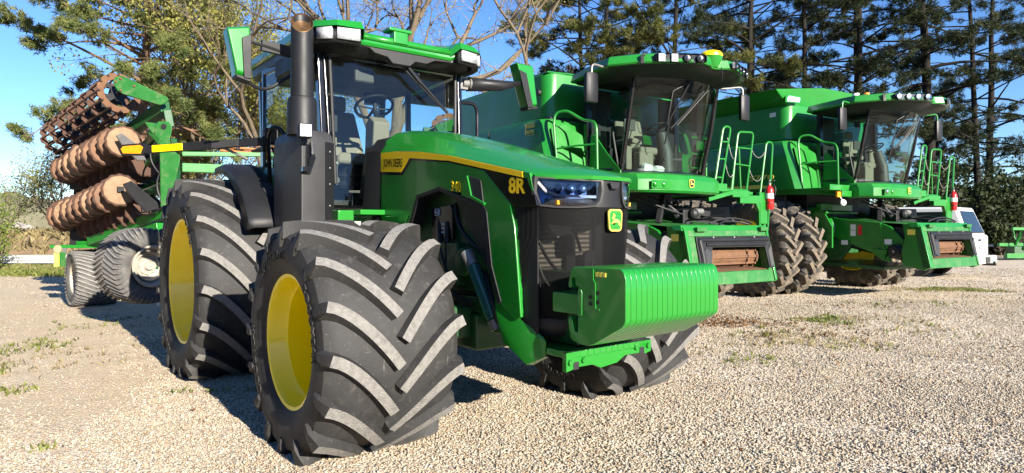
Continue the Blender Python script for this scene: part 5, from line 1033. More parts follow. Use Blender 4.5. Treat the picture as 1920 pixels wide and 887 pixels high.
# ------------------------------------------------------------------ white pickup with a topper
def pickup():
    T = thing('pickup_truck', 'white pickup truck with a white bed topper, seen from behind', 'pickup', (11.95, 18.78, .15), 131)
    P = lambda n, b, m, bevel=0, par=None, ang=35: b.build(n, m, par or T, bevel, ang)
    # lower body with wheel openings
    def arch(x0, r=.47, n=9): return [(x0 + r * cos(pi - pi * i / n) * -1 if False else x0 - r * cos(pi * i / n), .42 + r * sin(pi * i / n) * 1.05) for i in range(n + 1)]
    prof = [(-1.20, .50), (-1.20, 1.12), (-1.16, 1.17), (4.55, 1.17), (4.68, 1.05), (4.70, .45)] + [(x, z) for x, z in arch(3.65)[::-1]] + [(x, z) for x, z in arch(0)[::-1]]
    b = B(); b.prism(prof, 'y', -.96, .96); P('body', b, WHITE, .03)
    b = B(); b.hexa([(1.75, -.88, 1.16), (3.55, -.88, 1.16), (3.55, .88, 1.16), (1.75, .88, 1.16), (1.85, -.72, 1.90), (2.95, -.72, 1.88), (2.95, .72, 1.88), (1.85, .72, 1.90)]); P('cab', b, WHITE, .05)
    b = B()
    b.hexa([(-1.16, -.90, 1.165), (1.72, -.90, 1.165), (1.72, .90, 1.165), (-1.16, .90, 1.165), (-.88, -.76, 1.93), (1.72, -.76, 1.96), (1.72, .76, 1.96), (-.88, .76, 1.93)]); c = P('topper', b, WHITE, .06)
    n = V((-1, 0, .36)).normalized()
    b = B(); b.slab([(-1.135, -.74, 1.245), (-1.135, .74, 1.245), (-.925, .62, 1.82), (-.925, -.62, 1.82)], n * .012); o = P('rear_window', b, DARKGLASS, 0, c)
    b = B(); b.bar((-1.15, -.78, 1.235), (-1.15, .78, 1.235), .02, .03); P('window_rail', b, BLACK_M, 0, c)
    for s in (-1, 1):
        b = B(); b.slab([(-.70, s * .885, 1.27), (1.4, s * .885, 1.27), (1.4, s * .79, 1.80), (-.58, s * .79, 1.80)], (0, s * .012, .002)); P('side_window', b, DARKGLASS, 0, c)
        b = B(); b.slab([(1.95, s * .855, 1.27), (3.3, s * .855, 1.27), (2.9, s * .745, 1.80), (1.98, s * .745, 1.80)], (0, s * .012, .002)); P('cab_window', b, DARKGLASS)
    b = B(); b.slab([(-1.203, -.76, .56), (-1.203, .76, .56), (-1.203, .76, 1.11), (-1.203, -.76, 1.11)], (-.018, 0, 0)); tg = P('tailgate', b, WHITE, .012)
    b = B(); b.prism([(-.13, 1.06), (.13, 1.06), (.10, .99), (-.10, .99)], 'x', -1.226, -1.240); P('handle', b, BLACK_M, .004, tg)
    b = B(); b.lathe([(-1.222, .001), (-1.228, .07), (-1.222, .075)], 20, 'x', (0, 0, .83)); P('tailgate_emblem', b, STEEL, 0, tg)
    b = B(); b.hexa([(-1.42, -.95, .40), (-1.18, -.95, .40), (-1.18, .95, .40), (-1.42, .95, .40), (-1.40, -.97, .60), (-1.18, -.97, .60), (-1.18, .97, .60), (-1.40, .97, .60)]); bp_ = P('bumper', b, WHITE, .03)
    b = B(); b.box((-1.425, 0, .50), (.02, .42, .16)); P('plate_recess', b, GREYBOX, 0, bp_)
    b = B(); b.box((-1.45, 0, .38), (.30, .07, .06)); b.ball((-1.56, 0, .44), .035, n=8); P('tow_hitch', b, BLACK_M, 0, bp_)
    o = B().lathe([(-.12, .22), (-.13, .36), (-.10, .40), (.10, .40), (.13, .36), (.12, .22)], 32).build('tyre', RUBBER, None); tm = o.data; bpy.data.objects.remove(o)
    o = B().lathe([(-.10, .001), (-.10, .1), (-.12, .22), (.12, .22), (.10, .1), (.10, .001)], 24).build('rim', STEEL, None); rm = o.data; bpy.data.objects.remove(o)
    for x in (0, 3.65):
        for s in (-1, 1): wheel(T, 'wheel', (x, s * .82, .40), tm, rm)
    b = B(); b.box((1.8, 0, .5), (5.4, 1.5, .25)); P('chassis', b, BLACK_M)
pickup()

# ------------------------------------------------------------------ roadside things
R1 = thing('guard_rail', 'long pale metal guard rail along the far road at left', 'guard rail', (-24, 25.5, 0))
b = B(); b.grid([[(x, .03 * k, z) for k, z in ((0, .12), (1, .18), (-.6, .25), (.6, .29), (-.6, .33), (1, .40), (0, .44))] for x in (-14, -8, -4, 0, 4, 8, 12, 16)]); b.build('rail', pmat('galvanised_rail', (.55, .55, .54), .45, metal=.3, var=.08), R1, angle=20)
for i in range(8):
    b = B(); b.box((-13 + i * 4, .14, .1), (.10, .16, .7)); b.build('post', CLOD, R1)
def toolbar():
    T = thing('green_toolbar', 'small green field toolbar with drooping shanks at far right', 'implement', (21.9, 27.5, .15), 0)
    P = lambda n, b, m, bevel=0: b.build(n, m, T, bevel)
    b = B(); b.bar((-.9, 0, 1.30), (3.6, .4, 1.30), .12, .12); b.bar((-1.1, .5, .62), (3.4, .9, .62), .14, .14); b.bar((-1.4, -.3, .18), (3.2, 0, .18), .2, .2); P('main_bar', b, GREEN_D, .01)
    for i in range(6):
        b = B(); x = -.85 + i * .75; b.tube([(x, 0, 1.28), (x + .03, -.05, 1.0), (x - .10, -.18, .98), (x - .04, -.2, .85)], .03, 6); P('shank', b, GREEN_D)
        b = B(); b.bar((x + .55, .2, 1.3), (x + .5, .5, .6), .10, .06); P('upright', b, GREEN_D)
        b = B(); b.box((x, -.1, .38), (.42, .5, .36)); b.ball((x + .2, -.35, .5), .10, n=8); b.bar((x - .2, -.3, .2), (x + .1, -.2, .75), .05, .05); P('row_unit', b, GREEN_E, .03)
toolbar()
R2 = thing('timber_rail', 'low grey timber rail with a cut log end beyond the white truck', 'rail', (19.6, 29.0, .1))
B().bar((-2.5, 0, .62), (1.9, .3, .60), .14, .10).build('rail', pmat('grey_timber', (.34, .33, .31), .9, var=.2), R2)
B().box((.05, -.10, .35), (.24, .4, .30)).build('log_end', pmat('cut_wood', (.50, .33, .17), .85, var=.15), R2, bevel=.03)
for x in (-2.2, 1.5): B().box((x, .2, .3), (.12, .12, .6)).build('post', CLOD, R2)

# ------------------------------------------------------------------ ground
def ground_mat():
    m, N, L, b = new_mat('gravel_yard')
    tc = node(N, 'TexCoord'); P = tc.outputs['Object']
    def noise_(sc, det=6, ro=.6, w=0):
        n = node(N, 'TexNoise'); n.inputs['Scale'].default_value = sc; n.inputs['Detail'].default_value = det; n.inputs['Roughness'].default_value = ro; L.new(P, n.inputs['Vector']); return n
    def mapr(o, a, c, lo=0, hi=1):
        r = node(N, 'MapRange'); L.new(o, r.inputs[0]); r.inputs[1].default_value = a; r.inputs[2].default_value = c; r.inputs[3].default_value = lo; r.inputs[4].default_value = hi; return r.outputs[0]
    def mix(f, a, c):
        x = node(N, 'Mix', data_type='RGBA')
        for s_, i in ((f, 0), (a, 6), (c, 7)):
            if hasattr(s_, 'links'): L.new(s_, x.inputs[i])
            else: x.inputs[i].default_value = s_ if i == 0 else (*s_, 1)
        return x.outputs[2]
    def ramp(o, stops):
        r = node(N, 'ValToRGB'); L.new(o, r.inputs[0]); e = r.color_ramp.elements
        while len(e) < len(stops): e.new(.5)
        for q, (p, c) in zip(e, stops): q.position = p; q.color = (*c, 1)
        return r.outputs[0]
    cols = [(0, (.34, .28, .21)), (.2, (.66, .56, .43)), (.4, (.50, .41, .30)), (.55, (.74, .66, .54)), (.7, (.58, .45, .31)), (.85, (.52, .47, .40)), (1, (.76, .68, .56))]
    v1 = node(N, 'TexVoronoi'); v1.inputs['Scale'].default_value = 42; L.new(P, v1.inputs['Vector'])
    v2 = node(N, 'TexVoronoi'); v2.inputs['Scale'].default_value = 95; L.new(P, v2.inputs['Vector'])
    def stone(v):
        s = node(N, 'SeparateColor'); L.new(v.outputs['Color'], s.inputs[0]); return ramp(s.outputs[0], cols)
    big = noise_(.35, 5, .55); mid = noise_(1.7, 6, .65); fine = noise_(40, 6, .7)
    st = mix(mapr(mid.outputs['Fac'], .42, .6), stone(v1), stone(v2))
    sand = mix(mapr(fine.outputs['Fac'], .35, .65), (.47, .365, .225), (.64, .515, .35))
    # more bare tan sand towards the left, more stone at the right
    sx = node(N, 'SeparateXYZ'); L.new(P, sx.inputs[0])
    side = mapr(sx.outputs['X'], -7, 5, .22, -.06)
    ad = node(N, 'Math', operation='ADD'); L.new(big.outputs['Fac'], ad.inputs[0]); L.new(side, ad.inputs[1])
    ad2 = node(N, 'Math', operation='ADD'); L.new(ad.outputs[0], ad2.inputs[0])
    mm = node(N, 'Math', operation='MULTIPLY_ADD'); L.new(mid.outputs['Fac'], mm.inputs[0]); mm.inputs[1].default_value = .5; mm.inputs[2].default_value = -.25; L.new(mm.outputs[0], ad2.inputs[1])
    f = mapr(ad2.outputs[0], .44, .64, .0, .75)
    c = mix(f, st, sand)
    # damp brown patches
    n4 = noise_(.9, 7, .7); c = mix(mapr(n4.outputs['Fac'], .66, .78, 0, .55), c, (.22, .12, .06))
    # beyond the yard: dry grass and soil
    far = mapr(sx.outputs['Y'], 36, 41); nf = noise_(.25, 8, .7)
    grass = ramp(nf.outputs['Fac'], [(.3, (.20, .17, .07)), (.48, (.33, .25, .11)), (.6, (.16, .19, .05)), (.75, (.30, .20, .10))])
    c = mix(far, c, grass)
    L.new(c, b.inputs['Base Color']); b.inputs['Roughness'].default_value = .95; b.inputs['Specular IOR Level'].default_value = .2
    h = node(N, 'Math', operation='MULTIPLY'); L.new(v1.outputs['Distance'], h.inputs[0]); h.inputs[1].default_value = -1.0
    h2 = node(N, 'Math', operation='MULTIPLY_ADD'); L.new(v2.outputs['Distance'], h2.inputs[0]); h2.inputs[1].default_value = -.5; L.new(h.outputs[0], h2.inputs[2])
    bp = node(N, 'Bump'); bp.inputs['Strength'].default_value = .9; bp.inputs['Distance'].default_value = .02; L.new(h2.outputs[0], bp.inputs['Height'])
    bp2 = node(N, 'Bump'); bp2.inputs['Strength'].default_value = .5; bp2.inputs['Distance'].default_value = .06; L.new(mid.outputs['Fac'], bp2.inputs['Height']); L.new(bp.outputs[0], bp2.inputs['Normal'])
    L.new(bp2.outputs[0], b.inputs['Normal'])
    return m
def T_ground():
    xs = [-900, -300, -120, -60, -40] + [-30 + i for i in range(22)] + [-8 + .14 * i for i in range(130)] + [11 + i for i in range(30)] + [60, 120, 300, 900]
    ys = [-60, -20, -5, 0, 1, 2, 3] + [3.5 + .14 * i for i in range(76)] + [14.3 + i * .5 for i in range(32)] + [31 + i for i in range(20)] + [60, 80, 120, 200, 400, 1500]
    def hz(x, y):
        z = hgt(x, y)
        if abs(x) > 60 or y > 52 or y < -3: z = gz(x, y)
        return z
    o = B().grid([[(x, y, hz(x, y)) for x in xs] for y in ys]).build('ground', ground_mat(), None, angle=180)
    tag(o, 'pale gravel and sand yard with bare tan patches', 'ground', kind='structure')
T_ground()

# ------------------------------------------------------------------ trees and plants
RNG = np.random.default_rng(11)
def leaf_mat(name, c1, c2, scale=1.2, trans=.35, rough=.6):
    m = bpy.data.materials.new(name); m.use_nodes = True; N, L = m.node_tree.nodes, m.node_tree.links; N.clear()
    o = node(N, 'OutputMaterial'); tc = node(N, 'TexCoord'); n = node(N, 'TexNoise'); n.inputs['Scale'].default_value = scale; n.inputs['Detail'].default_value = 5; n.inputs['Roughness'].default_value = .7; L.new(tc.outputs['Object'], n.inputs['Vector'])
    mr = node(N, 'MapRange'); L.new(n.outputs['Fac'], mr.inputs[0]); mr.inputs[1].default_value = .34; mr.inputs[2].default_value = .66
    mx = node(N, 'Mix', data_type='RGBA'); L.new(mr.outputs[0], mx.inputs[0]); mx.inputs[6].default_value = (*c1, 1); mx.inputs[7].default_value = (*c2, 1)
    d = node(N, 'BsdfPrincipled'); L.new(mx.outputs[2], d.inputs['Base Color']); d.inputs['Roughness'].default_value = rough; d.inputs['Specular IOR Level'].default_value = .25
    t = node(N, 'BsdfTranslucent'); L.new(mx.outputs[2], t.inputs[0])
    ms = node(N, 'MixShader'); ms.inputs[0].default_value = trans; L.new(d.outputs[0], ms.inputs[1]); L.new(t.outputs[0], ms.inputs[2]); L.new(ms.outputs[0], o.inputs[0])
    return m
def bark_mat(name, c, sc=6, var=.35):
    return pmat(name, c, .95, var=var, vscale=sc, bump=.5, bscale=18, streak=.25, spec=.2)
BARK_P = bark_mat('pine_bark', (.16, .095, .062)); BARK_D = bark_mat('shaded_pine_bark', (.019, .016, .0135)); BARK_G = bark_mat('pale_bark', (.14, .11, .075)); BARK_T = bark_mat('twig_bark', (.17, .135, .09)); BARK_K = bark_mat('dark_twig_bark', (.05, .04, .033))  # BARK_D: shade on the right-hand pines put into the bark colour
PINE_L = leaf_mat('pine_needles', (.08, .125, .04), (.26, .27, .09), .8, .4); PINE_D = leaf_mat('shaded_pine_needles', (.012, .022, .009), (.045, .055, .020), .6, .25)  # PINE_D: shade over the right-hand stand put into the needle colour
PINE_Y = leaf_mat('sunny_pine_needles', (.04, .06, .015), (.19, .18, .05), .5)  # sunlight on the two left crowns of the stand put into the colour
LEAF_Y = leaf_mat('spring_leaves', (.24, .27, .06), (.48, .42, .12), 1.5, .5); LEAF_T = leaf_mat('tan_buds', (.38, .31, .12), (.52, .43, .20), 2, .5); LEAF_G = leaf_mat('bright_leaves', (.09, .17, .02), (.24, .30, .05), 2, .45)
LEAF_D = leaf_mat('dark_leaves', (.012, .022, .008), (.05, .065, .02), 1, .25); LEAF_O = leaf_mat('olive_leaves', (.16, .18, .05), (.30, .28, .11), 1, .45)
GRASS = leaf_mat('grass_blades', (.10, .14, .025), (.27, .28, .08), 3, .4); DRYG = leaf_mat('dry_grass', (.20, .16, .07), (.40, .32, .16), 3, .4); DEAD = leaf_mat('dead_leaves', (.10, .045, .02), (.22, .11, .05), 6, .2)
def np_mesh(name, v, f, mats, parent=None, smooth=False, midx=None):
    v = np.asarray(v, np.float32); f = np.asarray(f, np.int32); k = f.shape[1]; n = len(f)
    me = bpy.data.meshes.new(name); me.vertices.add(len(v)); me.vertices.foreach_set('co', v.ravel()); me.loops.add(n * k); me.loops.foreach_set('vertex_index', f.ravel())
    me.polygons.add(n); me.polygons.foreach_set('loop_start', np.arange(0, n * k, k, dtype=np.int32))
    if smooth: me.polygons.foreach_set('use_smooth', np.ones(n, bool))
    for m in (mats if isinstance(mats, (list, tuple)) else [mats]): me.materials.append(m)
    me.update(calc_edges=True); me.validate()
    return link(name, me, parent)
def unit(a): return a / np.maximum(1e-9, np.linalg.norm(a, axis=-1, keepdims=True))
def needles(tips, dirs, n=13, ln=.26, w=.035, spread=.9):
    """brush of thin needle blades fanning out from each tip"""
    T = np.repeat(tips, n, 0); D = np.repeat(unit(dirs), n, 0); k = len(T)
    d = unit(D * RNG.uniform(.1, 1.0, (k, 1)) + RNG.normal(0, spread * .6, (k, 3)) + np.array([0, 0, .12])); l = ln * RNG.uniform(.6, 1.15, (k, 1))
    s = unit(np.cross(d, RNG.normal(0, 1, (k, 3)))) * (w * RNG.uniform(.6, 1.2, (k, 1)))
    o = T + RNG.normal(0, .05, (k, 3)); v = np.stack([o - s * .5, o + s * .5, o + d * l], 1).reshape(-1, 3)
    return v, np.arange(k * 3).reshape(-1, 3)
def leaves(tips, n=6, r=.25, size=.08):
    T = np.repeat(tips, n, 0); k = len(T); o = T + RNG.normal(0, r * .55, (k, 3)); a = unit(RNG.normal(0, 1, (k, 3))); b_ = unit(np.cross(a, RNG.normal(0, 1, (k, 3)))); s = size * RNG.uniform(.5, 1.2, (k, 1))
    v = np.stack([o - a * s * .7, o + b_ * s * .38, o + a * s * .7, o - b_ * s * .38], 1).reshape(-1, 3)
    return v, np.arange(k * 4).reshape(-1, 4)
class Wood:
    """collects tapering limbs as plain tubes, fast"""
    def __init__(s): s.v = []; s.f = []; s.n = 0
    def limb(s, pts, rs, k=6):
        pts = np.asarray(pts, float); m = len(pts); t = np.gradient(pts, axis=0); t = unit(t)
        ref = np.array([.31, .17, .93]) if abs(t[0, 2]) < .85 else np.array([.95, .2, .1])
        u = unit(np.cross(t, ref)); w = np.cross(t, u); a = np.linspace(0, 2 * pi, k, endpoint=False)
        ring = pts[:, None] + (u[:, None] * np.cos(a)[None, :, None] + w[:, None] * np.sin(a)[None, :, None]) * np.asarray(rs)[:, None, None]
        s.v.append(ring.reshape(-1, 3)); i = np.arange(m - 1)[:, None] * k; j = np.arange(k)[None]; j2 = (j + 1) % k
        s.f.append((np.stack([i + j, i + j2, i + k + j2, i + k + j], -1).reshape(-1, 4)) + s.n); s.n += m * k
    def build(s, name, mat, parent): return np_mesh(name, np.concatenate(s.v), np.concatenate(s.f), mat, parent, smooth=True)
def pine(label, x, y, h, base, spread, r0=.22, lean=(0, 0), needle=PINE_D, bark=BARK_D, dens=1.0, group='tall pines behind the machines', zg=0, seed=0, one_side=None, nw=.04, name='pine_tree', zstep=1.0):
    global RNG
    RNG = np.random.default_rng(seed + 101)
    t = thing(name, label, 'pine tree', (x, y, zg), 0, group); w = Wood(); n = 16
    zs = np.linspace(-.2, h, n); wob = np.cumsum(RNG.normal(0, .05, (n, 2)), 0)
    tr = np.stack([wob[:, 0] + lean[0] * zs / h, wob[:, 1] + lean[1] * zs / h, zs], 1); w.limb(tr, r0 * (1 - zs / h * .82).clip(.1, 1) + np.where(zs < .4, .08, 0), 10)
    at = lambda z: np.array([np.interp(z, zs, tr[:, 0]), np.interp(z, zs, tr[:, 1]), z])
    tips, dirs = [], []; z = base; az = RNG.uniform(0, 6.28)
    while z < h - .3:
        f = (z - base) / (h - base); L0 = spread * (1 - f ** 1.6) * (.55 + .6 * min(1, f * 3 + .3))
        for _ in range(RNG.integers(2, 4)):
            az += RNG.uniform(1.5, 2.8); L = L0 * RNG.uniform(.55, 1.15); aa = az
            if one_side is not None: aa = one_side + RNG.normal(0, .7); L *= 1.1
            d = np.array([cos(aa), sin(aa), 0]); m = 7; s_ = np.linspace(0, 1, m)[:, None]
            ri, rc = RNG.uniform(-.12, .55), RNG.uniform(-.1, .45); pts = at(z) + d * L * s_ + np.array([0, 0, 1]) * (L * (ri * s_ - rc * s_ ** 2)) + np.cumsum(RNG.normal(0, .035 * L / 3, (m, 3)), 0) * s_
            w.limb(pts, np.linspace(max(.02, r0 * .30 * L / spread), .012, m), 5)
            nt = int(3 + L * 1.9)
            for q in range(nt):
                u = RNG.uniform(.40, 1.0) ** .7; p = pts[0] * 0 + np.array([np.interp(u, s_[:, 0], pts[:, i]) for i in range(3)]); sd_ = RNG.choice([-1, 1])
                td = unit(d * RNG.uniform(.4, 1) + np.array([-d[1], d[0], 0]) * sd_ * RNG.uniform(.4, 1.1) + np.array([0, 0, RNG.uniform(-.05, .45)])); tl = RNG.uniform(.25, .6) * (L * .28 + .3)
                e = p + td * tl; w.limb([p, p + td * tl * .5 + np.array([0, 0, -.03]), e], [.014, .010, .006], 3)
                for g_ in range(int(max(3, tl * 11 * dens))): tips.append(p + td * tl * RNG.uniform(.55, 1.1) + RNG.normal(0, .11, 3)); dirs.append(td)
            for g_ in range(int(3 * dens)): tips.append(pts[-1] + RNG.normal(0, .1, 3)); dirs.append(d)
        z += RNG.uniform(.45, 1.0) * zstep
    # bare snags under the crown
    for _ in range(5):
        zz = RNG.uniform(base * .45, base); a = RNG.uniform(0, 6.28); L = RNG.uniform(.6, 2.0); d = np.array([cos(a), sin(a), RNG.uniform(-.2, .3)]); w.limb([at(zz), at(zz) + d * L * .5, at(zz) + d * L + np.array([0, 0, RNG.uniform(-.4, .2)])], [.035, .022, .008], 4)
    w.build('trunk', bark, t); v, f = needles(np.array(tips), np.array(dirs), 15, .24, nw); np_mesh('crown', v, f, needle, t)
    return t
def bare(label, x, y, h, r0, leafm=None, bark=BARK_G, seed=0, depth=5, spread=.55, forks=3, first=.28, leafn=3, leafs=.08, cat='tree', group=None, lean=(0, 0), zg=0, up=.25, name='bare_tree', twig=None, trunk_dirs=None, leaf_r=.25, tw_n=3):
    global RNG
    RNG = np.random.default_rng(seed + 500)
    t = thing(name, label, cat, (x, y, zg), 0, group); w = Wood(); tw = Wood(); tips = []
    def grow(p, d, L, r, k):
        m = 5 if k < depth - 1 else 4; pts = [p]; dd = d.copy()
        for i in range(m - 1):
            dd = unit(dd + RNG.normal(0, .13, 3) + np.array([0, 0, up * .12])); pts.append(pts[-1] + dd * L / (m - 1))
        (w if k < depth - 1 else tw).limb(pts, np.linspace(r, max(.006, r * .62), m), 8 if k == 0 else (6 if k < 3 else 4))
        if k >= depth:
            tips.append(pts[-1]); tips.append(pts[-2]); return
        nf = forks if k else (len(trunk_dirs) if trunk_dirs else forks)
        for i in range(nf):
            a = RNG.uniform(0, 6.28); o = unit(np.cross(dd, RNG.normal(0, 1, 3)))
            nd = unit(dd * RNG.uniform(.7, 1.1) + o * spread * RNG.uniform(.5, 1.5) + np.array([0, 0, up * .5]))
            if k == 0 and trunk_dirs: nd = unit(np.array(trunk_dirs[i], float))
            src = pts[-1] if i < 2 or k == 0 else pts[RNG.integers(1, m)]
            grow(np.array(src), nd, L * RNG.uniform(.62, .92) * (1.0 if k else (h * (1 - first) * .38) / (h * first)), max(.007, r * (RNG.uniform(.5, .72) if k or not trunk_dirs else RNG.uniform(.42, .58))), k + 1)
        if k >= 2:
            for _ in range(tw_n):
                q = pts[RNG.integers(1, m)]; o = unit(RNG.normal(0, 1, 3)); tw.limb([q, q + o * L * .25, q + o * L * .45 + np.array([0, 0, .05])], [max(.006, r * .25), .007, .005], 3); tips.append(q + o * L * .45)
    grow(np.array([0, 0, -.2]), unit(np.array([lean[0], lean[1], 1.0])), h * first, r0, 0)
    w.build('trunk', bark, t)
    if tw.v: tag(tw.build('twigs', twig or bark, t), kind='stuff')
    if leafm: v, f = leaves(np.array(tips), leafn, leaf_r, leafs); np_mesh('crown', v, f, leafm, t)
    return t
def bush(label, x, y, h, wd, mat, seed=0, n=260, leaf=.10, nl=9, zg=0, name='shrub', group=None, bark=BARK_K, cat='shrub'):
    global RNG
    RNG = np.random.default_rng(seed + 900)
    t = thing(name, label, cat, (x, y, zg), 0, group); w = Wood(); tips = []
    for i in range(max(8, n // 14)):
        a = RNG.uniform(0, 6.28); r = wd * .5 * RNG.uniform(.2, 1.0); top = np.array([cos(a) * r, sin(a) * r, h * RNG.uniform(.5, 1.05) * (1 - .35 * (r / (wd * .5)) ** 2)]); b0 = np.array([cos(a) * r * .25, sin(a) * r * .25, 0]); mid = (b0 + top) * .5 + RNG.normal(0, .12 * h / 2, 3)
        w.limb([b0, mid, top], [.03 * h / 2 + .01, .015, .006], 4)
        for q in range(14): u = RNG.uniform(.25, 1.05); tips.append((b0 * (1 - u) ** 2 + 2 * u * (1 - u) * mid + u * u * top) + RNG.normal(0, .10 * wd / 2 + .05, 3))
    w.build('stems', bark, t); v, f = leaves(np.array(tips), nl, .22, leaf); np_mesh('foliage', v, f, mat, t); return t
# --- left side
pine('tall pine left of the tractor, lit crown reaching over the disc implement', -17.2, 30, 17.5, 5.6, 4.6, .30, (.3, 0), PINE_L, BARK_P, 2.1, None, seed=3, zstep=.55)
bare('slim tree with yellow-green spring leaves between pine and tractor mirror', -16.8, 34, 15, .20, LEAF_Y, BARK_G, 21, 6, .55, 3, .28, 9, .13, name='leafing_tree', up=.45, leaf_r=.55)
for i, (x, y, h, s) in enumerate(((-19.8, 38, 9.5, 1), (-17.4, 39, 10.5, 2), (-15.2, 38, 11, 3), (-13.2, 40, 9, 4), (-21.6, 41, 8, 5))):
    bare(['thin budding tree with tan buds under the pine at left', 'thin budding tree with tan buds behind the implement mast', 'tallest thin budding tree below the tractor mirror', 'thin budding tree showing between mirror and exhaust stack', 'lowest thin budding tree behind the rolling basket'][i], x, y, h, .12, LEAF_T if i % 2 else LEAF_Y, BARK_T, 60 + s, 6, .5, 3, .22, 7, .10, group='budding trees at left', name='budding_tree', up=.5, leaf_r=.4)
bare('big bare spreading tree with pale limbs behind the tractor cab', -5.6, 25, 17, .50, LEAF_T, BARK_G, 7, 7, .55, 2, .20, 4, .06, name='bare_tree', trunk_dirs=[(-.42, .1, 1), (-.20, .3, 1.1), (-.04, .1, 1.1), (.10, -.2, 1.1), (.24, .2, 1), (.50, -.1, 1), (.95, .0, .62)], up=.10, twig=BARK_T, leaf_r=.2, tw_n=6)
bare('bare twiggy tree over the left tractor mirror', -11.5, 31, 15.5, .18, None, BARK_G, 33, 6, .6, 2, .35, 0, .07, name='bare_tree', up=.3, twig=BARK_T)
bare('low bare tree with rusty buds behind the nearer combine tank', 3.0, 40, 12.0, .13, LEAF_T, BARK_T, 41, 5, .5, 3, .3, 1, .12, name='bare_tree', up=.5)
bush('bright green shrub standing before the guard rail', -17.9, 22.6, 2.6, 1.4, LEAF_G, 1, 200, .08, 7)
bare('wispy pale green tree left of the discs', -31.5, 45, 7.5, .12, LEAF_O, BARK_T, 52, 5, .6, 3, .22, 4, .13, name='leafing_tree', leaf_r=.5)
bare('small wispy tree with bright leaves on the grass bank', -36.5, 47, 5.0, .10, LEAF_G, BARK_T, 55, 5, .6, 3, .2, 2, .12, name='leafing_tree', leaf_r=.5)
# --- right side pines
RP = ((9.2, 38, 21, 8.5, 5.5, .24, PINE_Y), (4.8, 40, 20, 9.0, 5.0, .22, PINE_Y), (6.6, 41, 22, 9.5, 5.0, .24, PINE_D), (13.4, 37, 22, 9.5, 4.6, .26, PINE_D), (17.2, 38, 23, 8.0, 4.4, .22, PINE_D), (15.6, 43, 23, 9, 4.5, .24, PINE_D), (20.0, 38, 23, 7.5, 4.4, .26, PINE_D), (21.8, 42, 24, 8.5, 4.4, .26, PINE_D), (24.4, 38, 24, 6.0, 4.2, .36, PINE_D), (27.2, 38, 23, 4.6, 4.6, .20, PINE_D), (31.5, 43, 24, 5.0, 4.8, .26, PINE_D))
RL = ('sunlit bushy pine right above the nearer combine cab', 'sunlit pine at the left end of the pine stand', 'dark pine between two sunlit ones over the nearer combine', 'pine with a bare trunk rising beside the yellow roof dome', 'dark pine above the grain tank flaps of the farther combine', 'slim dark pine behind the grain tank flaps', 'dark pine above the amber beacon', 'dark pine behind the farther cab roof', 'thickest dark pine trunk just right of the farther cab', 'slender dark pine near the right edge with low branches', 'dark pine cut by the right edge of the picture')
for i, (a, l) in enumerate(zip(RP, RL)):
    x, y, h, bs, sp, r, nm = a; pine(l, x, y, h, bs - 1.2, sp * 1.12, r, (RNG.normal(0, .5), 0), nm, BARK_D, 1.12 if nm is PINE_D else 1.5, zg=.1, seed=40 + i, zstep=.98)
for i, (x, y, h, s) in enumerate(((27.6, 34, 7.0, 1), (30.0, 37, 8.0, 2), (22.6, 40, 9.5, 3))):
    bare(['leafless crooked tree at the right edge above the dark thicket', 'taller leafless tree behind the crooked one at right', 'leafless tree behind the ladder of the farther combine'][i], x, y, h, .12, None, BARK_K, 80 + s, 6, .7, 2, .28, 0, .1, name='bare_tree', up=.12, group='leafless trees at right')
for i, (x, y, h, wd) in enumerate(((20.8, 33, 4.2, 4.5), (24.0, 32, 4.0, 4.6), (27.2, 33.5, 4.8, 5.0), (23, 36, 5.0, 5.0), (30.5, 36, 5.5, 5.5), (26.0, 38, 6.0, 5.0))):
    bush(['dark shrub behind the white truck topper', 'dark shrub just right of the white truck', 'broad dark shrub above the green toolbar', 'tall dark shrub behind the truck', 'dark shrub at the right edge of the thicket', 'tallest dark shrub at the back of the thicket'][i], x, y, h, wd, LEAF_D if i != 2 else LEAF_O if False else LEAF_D, 30 + i, 700, .17, 10, zg=.1, group='dark thicket at right')
for i, (x, y, h, wd) in enumerate(((17.0, 44, 5.0, 5), (14.2, 45, 4.2, 5), (10.5, 46, 4.5, 5))):
    bush(['dark shrub seen under the farther cab glass', 'dark shrub between the two combines', 'dark shrub behind the nearer cab'][i], x, y, h, wd, LEAF_D, 50 + i, 300, .22, 9, zg=.1, group='dark shrubs behind the combines')

# ------------------------------------------------------------------ far land, road, bank
def strip(name, pts, mat, label=None, cat=None):
    o = B().grid(pts).build(name, mat, None, angle=180); tag(o, label, cat, None, 'structure'); return o
strip('road', [[(x, 26.6, .05), (x, 32.5, .07)] for x in (-70, -45, -30, -18, -6)], pmat('asphalt', (.055, .054, .052), .9, var=.2, vscale=4, bump=.3, bscale=80))
SOILM = pmat('bank_soil', (.24, .16, .085), .95, var=.35, vscale=1.1, bump=.6, bscale=9, dust=((.16, .17, .06), .3, 1.6))
def bank():
    rows = []
    for y, z in ((32.6, .0), (34, .35), (36, .95), (39, 1.15), (46, 1.0), (60, .8), (90, .6), (140, .3)):
        rows.append([(x, y, z + .18 * noise.noise(V((x * .3, y * .3, 7))) * (1 if y > 33 else .2)) for x in [-110 + 2.2 * i for i in range(46)]])
    o = B().grid(rows).build('bank', SOILM, None, angle=180); tag(o, None, None, None, 'structure')
bank()
